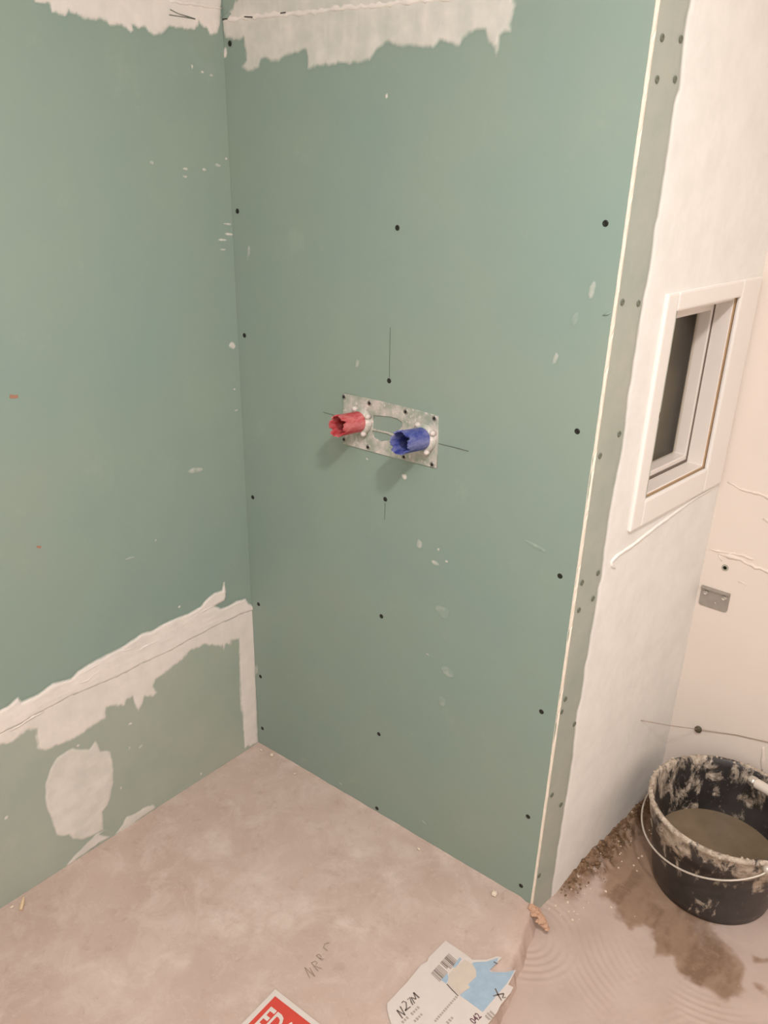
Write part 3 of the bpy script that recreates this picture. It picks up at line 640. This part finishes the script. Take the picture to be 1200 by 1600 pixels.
# screws
sm = screw_mesh('screw', fm, 0.0045, M['screw'])
screws(sm, fm, [(-0.0169,1.7952),(-0.0129,1.4625),(-0.0032,1.1846),(0.0079,0.7731),(0.0172,0.4655),(0.0162,0.2347),(0.0177,0.0588),(0.4403,1.4615),(0.4327,1.1549),(0.4333,0.8862),(0.4338,0.5877),(0.4385,0.2501),(0.4408,0.0134),(0.8718,1.5016),(0.868,1.1409),(0.8698,0.8452),(0.8664,0.5228),(0.8656,0.2386),(0.8695,0.0344)], wall_back)
COLS[0].location = fm([(-0.0169,1.7952)][0][0], [(-0.0169,1.7952)][0][1], 0.0015)
ss = screw_mesh('strip_screw', fr, 0.0047, M['screwgrey'])
screws(ss, fr, [(0.0302,1.7733),(0.0894,1.7771),(0.0329,1.7165),(0.0905,1.7204),(0.0242,1.3754),(0.0811,1.3677),(0.0826,1.1269),(0.0225,1.0978),(0.0816,0.8355),(0.023,0.8349),(0.0763,0.7791),(0.0259,0.772),(0.0228,0.5608),(0.0144,0.5328),(0.0771,0.469),(0.0239,0.3061),(0.0707,0.2496),(0.0179,0.0737)], wall_alcove_side, 0.0012)

# ================================================================== MOUNTING PLATE AND PIPE SLEEVES
k = NT('smeared_plate')
c = k.mix(k.ramp(k.noise(26, 5, 0.65), 0.40, 0.62), srgb(158, 164, 150), srgb(206, 196, 188))
c = k.mix(k.ramp(k.noise(60, 5, 0.7), 0.55, 0.66), c, srgb(226, 212, 204))
k.bump(k.noise(70, 5, 0.7), 0.4, 0.002)
M['plate'] = k.out(c, 0.55, 0.4, 0.1)
pc = (0.437, 1.048)
def pm(u, v, d): return fm(u, v, d) - fm(pc[0], pc[1], 0)
plate = thing('mounting_plate', fm(pc[0], pc[1], 0), 'filler smeared steel mounting plate with slots on the green wall behind the pipe sleeves', 'plate')
PL = [(0.3097,1.1049),(0.3859,1.1069),(0.4889,1.108),(0.5622,1.1054),(0.566,1.0487),(0.5665,0.994),(0.4433,0.9896),(0.3098,0.9877),(0.3088,1.052)]
SL1 = [(0.3959,1.0729),(0.4406,1.079),(0.4606,1.0787),(0.4719,1.0745),(0.4739,1.0657),(0.4657,1.0547),(0.4582,1.044),(0.434,1.043),(0.3928,1.0412)]
SL2 = [(0.3929,1.0379),(0.4341,1.0403),(0.4505,1.0373),(0.4468,1.028),(0.4186,1.0181),(0.3976,1.0219)]
flat_shape('plate', PL, [SL1, SL2], 0.0022, M['plate'], plate, pm, 0.0002)
psm = screw_mesh('plate_screw', pm, 0.0052, M['steel'])
pdm = screw_mesh('plate_screw_recess', pm, 0.0028, M['screw'])
for u, v in [(0.3114,1.0972),(0.3839,1.0972),(0.4813,1.0983),(0.5545,1.0993),(0.3135,0.9992),(0.3828,0.9971),(0.4817,0.9985),(0.5555,0.9995)]:
    o = bpy.data.objects.new('screw', psm); COL.objects.link(o); o.location = pm(u, v, 0.0026); o.parent = plate
    q = bpy.data.objects.new('recess', pdm); COL.objects.link(q); q.location = (0, -0.0012, 0); q.parent = o

def m_sleeve(name, col, dust):
    k = NT(name)
    c = k.mix(k.ramp(k.noise(55, 5, 0.7, stretch=(1, 0.35, 1)), 0.40, 0.74, 0, 0.8), col, dust)
    return k.out(c, 0.5, 0.4)
M['red'] = m_sleeve('red_plastic', srgb(178, 50, 56), srgb(222, 150, 148))
M['blue'] = m_sleeve('blue_plastic', srgb(54, 66, 140), srgb(152, 152, 192))
def sleeve(name, base, tip, r, mat, label, seed, flip):
    b, t = Vector(base), Vector(tip); ax = (t - b); L = ax.length; ax.normalize()
    th = thing(name, b, label, 'pipe sleeve')
    up = Vector((0, 0, 1)); up = (up - ax * up.dot(ax)).normalized(); w = ax.cross(up)
    rg = random.Random(seed); n = 48; bm = bmesh.new(); rows = []
    teeth = [0, 0, 0, 1, 1, 1] ; cut = []
    for i in range(n):
        ph = i % 8
        cut.append(-0.007 - rg.random() * 0.003 if ph in (0, 1) else (rg.random() - 0.5) * 0.003)
    cut = [cc - 0.004 * max(0, math.cos(2 * math.pi * i / n - 0.9)) for i, cc in enumerate(cut)]
    prof = [(0.0, r * 1.0, 0), (0.25, r, 0), (0.5, r * 1.01, 0), (0.75, r * 1.02, 0), (1.0, r * 1.05, 1), (1.0, r * 0.93, 1), (0.5, r * 0.88, 0), (0.1, r * 0.86, 0)]
    for f, rr, e in prof:
        row = []
        for i in range(n):
            a = 2 * math.pi * i / n; q = ax * (f * L + (cut[i] if e else 0)) + (up * math.cos(a) + w * math.sin(a)) * rr * (1 + (rg.random() - 0.5) * (0.03 if e else 0.01))
            row.append(bm.verts.new(q))
        rows.append(row)
    for A, B in zip(rows, rows[1:]):
        for i in range(n): bm.faces.new((A[i], A[(i + 1) % n], B[(i + 1) % n], B[i]))
    bm.faces.new(rows[-1])
    bm_obj('sleeve', bm, mat, th)
    # collar with four clamp lugs, caked with filler
    bm = bmesh.new(); tube(bm, [ax * (-0.001), ax * 0.004, ax * 0.008, ax * 0.011], [r * 1.32, r * 1.30, r * 1.22, r * 1.06], 28)
    bm_obj('collar', bm, M['plate'], th, False)
    for a in (0.5, 2.1, 3.7, 5.3):
        c = (up * math.cos(a) + w * math.sin(a)) * r * 1.28
        bm = bmesh.new(); tube(bm, [c + ax * 0.002, c + ax * 0.010, c + ax * 0.014], [0.006, 0.006, 0.003], 8)
        bm_obj('lug', bm, M['lug'], th, True)
    return th
M['lug'] = m_plain('filler_caked_lug', srgb(214, 202, 194), 0.7, 0.3, var=0.12, scale=120)
rb_, rt_ = [(0.362,-0.004,1.0524)][0], [(0.3594,-0.084,1.0584)][0]
bb_, bt_ = [(0.5314,-0.004,1.0514)][0], [(0.5311,-0.09,1.0626)][0]
sleeve('pipe_sleeve', rb_, rt_, 0.0225, M['red'], 'red plastic pipe sleeve with a notched open end sticking out of the green wall', 3, 0)
sleeve('pipe_sleeve', bb_, bt_, 0.0235, M['blue'], 'blue plastic pipe sleeve with a notched open end sticking out of the green wall', 8, 1)

# ================================================================== ALCOVE BACK WALL FITTINGS
BR = [(0.9743,0.6189),(1.0415,0.6194),(1.0452,0.5723),(1.0385,0.5668),(0.9778,0.5695)]
bc = (sum(q[0] for q in BR) / 5, sum(q[1] for q in BR) / 5)
def bf(u, v, d): return fb(u, v, d) - fb(bc[0], bc[1], 0)
br = thing('wall_bracket', fb(bc[0], bc[1], 0), 'small grey steel bracket plate with two screws on the white wall above the bucket', 'bracket')
bu0, bu1 = BR[0][0] + 0.002, BR[2][0] + 0.002; bv0, bv1 = BR[4][1] - 0.004, BR[0][1]
hole = [(bc[0] + 0.003 * math.cos(t * 0.628), bv0 + 0.017 + 0.003 * math.sin(t * 0.628)) for t in range(10)]
rc = 0.006
outl = [(bu0 + rc, bv0), (bu1 - rc, bv0), (bu1 - 0.002, bv0 + 0.002), (bu1, bv0 + rc), (bu1, bv1), (bu0, bv1), (bu0, bv0 + rc), (bu0 + 0.002, bv0 + 0.002)]
flat_shape('plate', outl, [hole], 0.003, M['steel'], br, bf, 0.0)
slab('flange', bf, bu0, bu1, bv1 - 0.005, bv1, 0.003, 0.010, M['steel'], br, 0.0006)
bsm = screw_mesh('bracket_screw', bf, 0.0058, M['brightsteel'])
for u in (bu0 + 0.013, bu1 - 0.013):
    o = bpy.data.objects.new('screw', bsm); COL.objects.link(o); o.parent = br; o.location = bf(u, bv1 - 0.016, 0.003); o.scale = (1, 2.2, 1)
HB = [(1.0212,0.6822)][0]
hp = thing('wall_plug', fb(HB[0], HB[1], 0), 'small grey wall plug with a dark hole in the white wall above the bracket', 'wall plug')
bm = bmesh.new(); rows = []
for r, d in ((0.0085, 0.0), (0.008, 0.002), (0.0048, 0.0022), (0.0042, 0.0006)):
    rows.append([bm.verts.new((r * math.cos(i * math.pi / 10), -d, r * math.sin(i * math.pi / 10))) for i in range(20)])
for a, b in zip(rows, rows[1:]):
    for i in range(20): bm.faces.new((a[i], a[(i + 1) % 20], b[(i + 1) % 20], b[i]))
bm_obj('collar', bm, M['anchor'], hp)
bm = bmesh.new(); bm.faces.new([bm.verts.new((0.0046 * math.cos(i * math.pi / 8), -0.0014, 0.0046 * math.sin(i * math.pi / 8))) for i in range(16)])
bm_obj('hole', bm, M['dark'], hp)
# thin wire strung across the corner, held by a dark screw
A0 = [(0.4133,0.3046)][0]; B0, B1, B2 = [(1.0398,0.2104),(1.1318,0.2379),(1.2528,0.2636)]
a0 = fr(A0[0], A0[1], 0.0015)
wr = thing('wire', fb(B0[0], B0[1], 0), 'thin grey wire strung across the white corner above the bucket', 'wire')
o_ = fb(B0[0], B0[1], 0)
bm = bmesh.new(); tube(bm, [q - o_ for q in (a0, a0.lerp(fb(B0[0], B0[1], 0.006), 0.5) + Vector((0, 0, -0.002)), fb(B0[0], B0[1], 0.006), fb(B1[0], B1[1], 0.004), fb(B2[0], B2[1], 0.004), fb(B2[0] + .3, B2[1] - 0.02, 0.004))], 0.0009, 6)
bm_obj('strand', bm, M['wire'], wr, True)
bm = bmesh.new(); tube(bm, [fb(B0[0], B0[1], d) - o_ for d in (0.0, 0.003, 0.008, 0.011, 0.012)], [0.004, 0.009, 0.0095, 0.007, 0.003], 14)
M['bolt'] = m_plain('dark_grey_screw', srgb(84, 76, 62), 0.5, 0.4)
tag(bm_obj('screw_head', bm, M['bolt'], wr, True), label='dark round screw head holding the wire')

# ================================================================== BUCKET
def m_bucket():
    k = NT('splashed_black_plastic')
    sp = k.noise(26, 6, 0.72, stretch=(1, 1, 0.55), dist=0.4)
    hz = k.attr('splash')
    thr = k.math('ADD', sp, k.math('MULTIPLY', hz, 0.30))
    m = k.ramp(thr, 0.62, 0.72, 0, 0.95)
    dusty = k.mix(k.ramp(k.noise(7, 5, 0.6), 0.3, 0.75, 0.0, 0.45), srgb(34, 32, 33), srgb(98, 90, 86))
    c = k.mix(m, dusty, k.mix(k.ramp(k.noise(60, 3, 0.6), 0.35, 0.65), srgb(206, 190, 172), srgb(150, 134, 118)))
    k.bump(thr, 0.3, 0.003)
    return k.out(c, k.ramp(m, 0, 1, 0.38, 0.8), 0.45)
M['bucket'] = m_bucket()
bkt = thing('mortar_bucket', (1.19, 0.397, -0.05), 'round black plastic mortar bucket splashed with white mortar in the alcove corner', 'bucket')
H, RT, RB = 0.24, 0.182, 0.140
def rad(z): return RB + (RT - 0.008 - RB) * z / H
prof = [(RB - 0.02, 0.0), (RB - 0.006, 0.0), (RB - 0.001, 0.004), (rad(0.03), 0.03), (rad(0.08), 0.08), (rad(0.13), 0.13), (rad(0.170), 0.170), (rad(0.172) + 0.005, 0.173), (rad(0.2) + 0.006, 0.20), (rad(0.225) + 0.006, 0.225),
        (RT - 0.001, 0.229), (RT + 0.001, 0.234), (RT - 0.001, 0.239), (RT - 0.006, 0.241), (RT - 0.011, 0.238), (rad(0.22) - 0.004, 0.22), (rad(0.18) - 0.004, 0.18), (rad(0.13) - 0.004, 0.13), (rad(0.08) - 0.004, 0.08), (rad(0.02) - 0.004, 0.02), (RB - 0.012, 0.008), (RB - 0.04, 0.007)]
bm = bmesh.new(); rows = lathe(bm, prof, 96)
bm.faces.new(rows[0]); bm.faces.new(rows[-1])
body = bm_obj('body', bm, M['bucket'], bkt, True)
zz = np.array([v.co.z for v in body.data.vertices]); xx = np.array([v.co.x for v in body.data.vertices]); yy = np.array([v.co.y for v in body.data.vertices])
ang = np.arctan2(yy, xx); inner = np.hypot(xx, yy) < rad(zz) - 0.002
spl = np.where(inner, 0.42 + 0.25 * smooth(0.18, 0.24, zz) - 0.25 * smooth(-0.4, 0.8, np.cos(ang - 0.6)), 0.70 * smooth(0.10, 0.22, zz) + 0.25 * smooth(0.5, 0.62, fbm(ang * 3, zz * 14, 5)) - 0.1 * smooth(0.10, 0.02, zz))
at = body.data.attributes.new('splash', 'FLOAT', 'POINT'); at.data.foreach_set('value', spl.astype(np.float32))
# dried mortar caked on the rim and inside: lumps
M['mortar'] = m_plain('dried_mortar', srgb(198, 182, 164), 0.85, 0.2, var=0.25, scale=70, bump=0.4)
bm = bmesh.new(); rg = random.Random(31)
for i in range(185):
    a = rg.uniform(0, 2 * math.pi)
    if i < 185: rr, z, s = RT - 0.005 + rg.uniform(-0.005, 0.005), 0.238 + rg.uniform(-0.006, 0.003), rg.uniform(0.0015, 0.0045)
    else:
        z = rg.uniform(0.095, 0.22); rr = rad(z) - 0.005; s = rg.uniform(0.001, 0.0045); a = rg.choice([rg.uniform(2.2, 3.9), rg.uniform(0.6, 2.4)])
    chunk(bm, (rr * math.cos(a), rr * math.sin(a), z), s, rg)
tag(bm_obj('dried_mortar', bm, M['mortar'], bkt, True), kind='stuff')
bm = bmesh.new(); rg = random.Random(32)                        # big cake of mortar inside on the left
for i in range(26):
    a = rg.gauss(3.35, 0.12); z = rg.uniform(0.112, 0.150); chunk(bm, ((rad(z) - 0.006) * math.cos(a), (rad(z) - 0.006) * math.sin(a), z), rg.uniform(0.005, 0.010), rg)
bm_obj('mortar_cake', bm, M['mortar'], bkt, True)
bail = [];
for i in range(41):
    t = math.pi * i / 40; a = math.radians(135) + t; z = 0.224 - 0.078 * math.sin(t) ** 0.75
    rr = 0.190 - 0.004 * math.sin(t); bail.append((rr * math.cos(a), rr * math.sin(a), z))
bm = bmesh.new(); tube(bm, bail, 0.0024, 8)
M['bail'] = m_plain('pale_wire_bail', srgb(206, 196, 182), 0.4, 0.5, 0.4, var=0.15, scale=60)
tag(bm_obj('handle', bm, M['bail'], bkt, True), label='pale wire carrying handle hanging down')
for a in (135, 315):
    a = math.radians(a); c = Vector((math.cos(a), math.sin(a), 0)); bm = bmesh.new()
    tube(bm, [c * (rad(0.222) + 0.002) + Vector((0, 0, 0.222)), c * 0.188 + Vector((0, 0, 0.223)), c * 0.194 + Vector((0, 0, 0.223))], [0.011, 0.010, 0.006], 12)
    bm_obj('ear', bm, M['bail'], bkt, True)
# grey mixing water inside
k = NT('murky_water')
c = k.mix(k.ramp(k.noise(9, 3, 0.5), 0.3, 0.7), srgb(112, 96, 76), srgb(136, 118, 96))
M['water'] = k.out(c, 0.12, 0.5)
wz = 0.092
wat = bmesh.new(); rows = lathe(wat, [(0.001, 0), (0.05, 0), (0.1, 0), (rad(wz) - 0.0045, 0), (rad(0.022) - 0.0050, 0.022 - wz), (0.001, 0.022 - wz)], 64)
wat.faces.new(rows[-1])
wo = bm_obj('mixing_water', wat, M['water']); wo.location = (1.19, 0.397, -0.05 + wz)
tag(wo, 'murky brown water standing in the black bucket', 'water')
# trowel lying across the far right of the rim
tz = -0.05 + 0.2455
td = Vector((0.975, -0.22, 0)).normalized(); tp = Vector((1.207, 0.497, tz + 0.0125))
tw = thing('trowel', tp + Vector((0, 0, -0.0125)), 'pale handled trowel with a steel ferrule lying across the bucket rim', 'trowel')
def tt(a, b, z): q = td * a + Vector((-td.y, td.x, 0)) * b + Vector((0, 0, z + 0.0125)); return q
bm = bmesh.new(); tube(bm, [tt(a, 0, 0) for a in (0.012, 0.02, 0.06, 0.11, 0.135, 0.14)], [0.0115, 0.0125, 0.0125, 0.0125, 0.011, 0.006], 14)
M['handle'] = m_plain('pale_plastic', srgb(214, 202, 190), 0.4, 0.4, var=0.06)
bm_obj('handle', bm, M['handle'], tw, True)
bm = bmesh.new(); tube(bm, [tt(a, 0, 0) for a in (-0.002, 0.0, 0.010, 0.016)], [0.007, 0.0125, 0.0135, 0.013], 14)
bm_obj('ferrule', bm, M['brightsteel'], tw, True)
bm = bmesh.new(); vs = []
for z in (-0.0125, -0.011):
    vs.append([bm.verts.new(tt(a, b, z)) for a, b in ((0.15, -0.015), (0.20, -0.05), (0.30, -0.035), (0.34, 0), (0.30, 0.035), (0.20, 0.05), (0.15, 0.015))])
bm.faces.new(vs[0]); bm.faces.new(vs[1])
for i in range(7): bm.faces.new((vs[0][i], vs[0][(i + 1) % 7], vs[1][(i + 1) % 7], vs[1][i]))
bm_obj('blade', bm, M['brightsteel'], tw)
bm = bmesh.new(); tube(bm, [tt(0.135, 0, 0), tt(0.155, 0, 0.004), tt(0.175, 0, -0.006), tt(0.19, 0, -0.011)], 0.0045, 8)
bm_obj('tang', bm, M['brightsteel'], tw, True)

# ================================================================== LABELS AND SCRAPS ON THE FLOOR
M['paper'] = m_plain('label_paper', srgb(212, 199, 191), 0.7, 0.25, var=0.05, scale=30)
M['backing'] = m_plain('cream_backing_paper', srgb(206, 190, 176), 0.75, 0.2, var=0.08, scale=40)
M['labelblue'] = m_plain('pale_blue_print', srgb(164, 182, 198), 0.65, 0.25, var=0.14, scale=45)
M['labelred'] = m_plain('red_print', srgb(204, 74, 62), 0.65, 0.25, var=0.08, scale=45)
M['ink'] = m_plain('dark_print', srgb(118, 104, 98), 0.7, 0.2, var=0.2, scale=90)
M['inkgrey'] = m_plain('grey_print', srgb(176, 162, 152), 0.7, 0.2, var=0.2, scale=200)
M['inkmaroon'] = m_plain('maroon_print', srgb(118, 84, 90), 0.7, 0.2, var=0.2, scale=90)
ZF = 0.0022
R0, RL, RR = [(0.6007,-0.5356),(0.6094,-0.6247),(0.7217,-0.5321)]
ex = Vector((RR[0] - R0[0], RR[1] - R0[1])).normalized(); ey = Vector((-ex.y, ex.x))
if ey.dot(Vector((RL[0] - R0[0], RL[1] - R0[1]))) > 0: ey = -ey        # down the label is -ey
rl = thing('red_label', (R0[0], R0[1], ZF), 'red label with a white border and white capital letters lying on the bare floor', 'label')
def rlm(a, b, d): return Vector((ex.x * a - ey.x * b, ex.y * a - ey.y * b, d))
flat_shape('paper', [(0, 0), (0.30, 0.004), (0.302, 0.16), (0, 0.158)], [], 0.0005, M['paper'], rl, rlm, 0.0)
flat_shape('red_field', [(0.0108, 0.0118), (0.29, 0.014), (0.29, 0.146), (0.0108, 0.146)], [], 0.0002, M['labelred'], rl, rlm, 0.0006)
text('lettering', 'EDA', (rlm(0.0185, 0.080, 0).x, rlm(0.0185, 0.080, 0).y), ex, 0.066, M['paper'], rl, 0.00105, 0.56, 0.022)

# torn white label
WL = [(0.805,-0.2131),(0.8012,-0.2709),(0.8046,-0.2804),(0.8031,-0.2877),(0.7995,-0.2968),(0.8009,-0.349),(0.7984,-0.4132),(0.8062,-0.4232),(0.8168,-0.4325),(0.8281,-0.4408),(0.852,-0.4592),(0.9331,-0.4261),(0.9787,-0.3549),(0.9815,-0.3214),(0.9824,-0.2886),(0.9797,-0.269),(0.9811,-0.2305),(0.9792,-0.2168),(0.9679,-0.2185),(0.9626,-0.1777),(0.9481,-0.1957),(0.927,-0.2131),(0.9182,-0.2133),(0.922,-0.1892),(0.9242,-0.1689),(0.9133,-0.175),(0.9007,-0.1966),(0.8773,-0.216),(0.8596,-0.2142),(0.8426,-0.2137)]
w0 = WL[0]
wl = thing('torn_label', (w0[0], w0[1], ZF), 'torn white label with barcode, blue print and handwriting lying on the floor', 'label')
def wlm(x, y, d): return Vector((x - w0[0], y - w0[1], d))
flat_shape('paper', WL, [], 0.0006, M['paper'], wl, wlm, 0.0)
BLUE = [(0.9025,-0.3038),(0.9097,-0.2762),(0.9015,-0.2734),(0.9063,-0.2461),(0.8993,-0.2362),(0.8866,-0.2406),(0.8785,-0.2381),(0.8828,-0.2196),(0.9033,-0.2006),(0.9175,-0.1765),(0.922,-0.1892),(0.9194,-0.2163),(0.9274,-0.2137),(0.9486,-0.1965),(0.9614,-0.1799),(0.9643,-0.2176),(0.9631,-0.2416),(0.9615,-0.2693),(0.9596,-0.3056),(0.9407,-0.3049)]
flat_shape('blue_print', BLUE, [], 0.0002, M['labelblue'], wl, wlm, 0.0007)
flat_shape('blue_print', [(0.8532,-0.2999),(0.8541,-0.2775),(0.8639,-0.2871),(0.8661,-0.2997)], [], 0.0002, M['labelblue'], wl, wlm, 0.0007)
flat_shape('blue_print', [(0.8548,-0.259),(0.8524,-0.2284),(0.8583,-0.2297),(0.8606,-0.2554)], [], 0.0002, M['labelblue'], wl, wlm, 0.0007)
TORN = [(0.858,-0.2783),(0.8584,-0.2572),(0.8645,-0.2267),(0.8833,-0.2253),(0.8976,-0.2336),(0.9059,-0.2465),(0.9026,-0.2726),(0.9098,-0.2754),(0.9022,-0.3033),(0.8854,-0.3021),(0.8676,-0.2957)]
flat_shape('torn_patch', TORN, [], 0.0003, M['backing'], wl, wlm, 0.0009)
rg = random.Random(4)
BA, BB, BD = [(0.8273,-0.3005),(0.8286,-0.2337),(0.8535,-0.3046)]
BV = (BD[0] - BA[0], BD[1] - BA[1])
for i in range(22):
    if i == 10: continue
    t0 = i / 22; w = rg.choice([0.35, 0.5, 0.75]) / 22; L = 1.0 if i not in (11, 12) else 0.75
    q = [(BA[0] + (BB[0] - BA[0]) * t + BV[0] * s, BA[1] + (BB[1] - BA[1]) * t + BV[1] * s) for t, s in ((t0, 0), (t0 + w, 0), (t0 + w, L), (t0, L))]
    flat_shape('barcode_bar', q, [], 0.0001, M['ink'], wl, wlm, 0.0007)
def stroke(pts, w, mat, nm='handwriting'): ribbon(nm, wlm, pts, w, mat, wl, 0.0011)
for st in ([(0.8428,-0.4199),(0.8229,-0.413)], [(0.8229,-0.413),(0.8426,-0.4111)], [(0.8426,-0.4111),(0.8228,-0.4022)], [(0.8212,-0.3944),(0.821,-0.389),(0.8272,-0.3876),(0.8346,-0.3961),(0.8368,-0.4034)], [(0.8368,-0.4034),(0.8399,-0.3889)],
           [(0.8258,-0.3814),(0.826,-0.3737),(0.8344,-0.3798),(0.8413,-0.3833)], [(0.8423,-0.3781),(0.8281,-0.3721)], [(0.8281,-0.3721),(0.8387,-0.3688)], [(0.8387,-0.3688),(0.8256,-0.3599)], [(0.8256,-0.3599),(0.8421,-0.3623)],
           [(0.9514,-0.2437),(0.9636,-0.2526),(0.9761,-0.259)], [(0.9569,-0.2618),(0.9643,-0.2512),(0.9713,-0.2424)], [(0.9713,-0.2424),(0.9745,-0.2529),(0.9789,-0.2474)], [(0.9153,-0.1914),(0.9243,-0.1905)], [(0.8676,-0.2996),(0.8833,-0.3038),(0.9017,-0.3074)]):
    stroke(st, 0.0026, M['ink'])
# rows of fine print, too small to read: one stuff-like strip of dashes each
def fine(a, b, n, w, mat):
    for i in range(n):
        t0 = (i + 0.1) / n; t1 = (i + 0.75) / n
        ribbon('fine_print', wlm, [(a[0] + (b[0] - a[0]) * t, a[1] + (b[1] - a[1]) * t) for t in (t0, t1)], w, mat, wl, 0.0009)
for a, b, n, w, mt in (([(0.8511,-0.4023),(0.853,-0.3773)] + [4, 0.006, M['inkgrey']]), ([(0.8647,-0.4107),(0.867,-0.3856)] + [4, 0.006, M['inkgrey']]), ([(0.8475,-0.4283),(0.8492,-0.4092)] + [3, 0.006, M['inkgrey']]),
                       ([(0.8963,-0.3846),(0.8997,-0.3091)] + [13, 0.005, M['inkgrey']]), ([(0.9174,-0.3724),(0.9189,-0.3518)] + [3, 0.006, M['inkgrey']]), ([(0.973,-0.3125),(0.9767,-0.2915)] + [3, 0.012, M['inkgrey']])):
    fine(a, b, n, w, mt)
T0, T1 = [(0.961,-0.339),(0.9635,-0.3167)]
text('lettering', '042', (T0[0] - w0[0], T0[1] - w0[1]), (T1[0] - T0[0], T1[1] - T0[1]), 0.020, M['inkmaroon'], wl, 0.001, 0.8, 0.02)

# splinter by the left wall and loose plaster crumbs at the foot of the walls
SA, SB = [(0.0234,-0.7595),(0.003,-0.7395)]
sp = thing('wood_splinter', (SA[0], SA[1], 0.002), 'pale wood splinter on the floor against the left wall', 'splinter')
bm = bmesh.new(); e = Vector((SB[0] - SA[0], SB[1] - SA[1], 0.006))
tube(bm, [(0, 0, 0.003), e * 0.5 + Vector((0, 0, .003)), e + Vector((0, 0, .003))], [0.0035, 0.0042, 0.002], 6)
M['wood'] = m_plain('pale_wood', srgb(226, 196, 160), 0.8, 0.2, var=0.15, scale=60)
bm_obj('stick', bm, M['wood'], sp)
sites = [(0.0726,-0.0128),(0.1768,-0.0274),(0.6019,-0.0296),(0.8206,-0.0283),(0.033,-0.017),(-0.0081,-0.7674)]
names = ['pale plaster crumb second out from the green corner along the wall foot', 'pale plaster crumb third out from the corner along the wall foot', 'plaster crumb midway along the foot of the green wall', 'largest plaster crumb near the outer end of the wall foot', 'pale plaster crumb in the floor corner of the green walls', 'pale plaster crumb at the foot of the left wall beside the wood splinter']
for i, (q, lb) in enumerate(zip(sites, names)):
    bm = bmesh.new(); rg = random.Random(50 + i); r = (0.006, 0.004, 0.004, 0.007, 0.004, 0.004)[i]
    chunk(bm, (0, 0, r * 0.55), r, rg)
    o = bm_obj('plaster_crumb', bm, M['crumbl']); o.location = (q[0], q[1] - (0.006 if i != 5 else 0), 0.002)
    if i == 5: o.location.x += 0.008
    tag(o, lb, 'crumb', 'plaster crumbs at the wall foot')
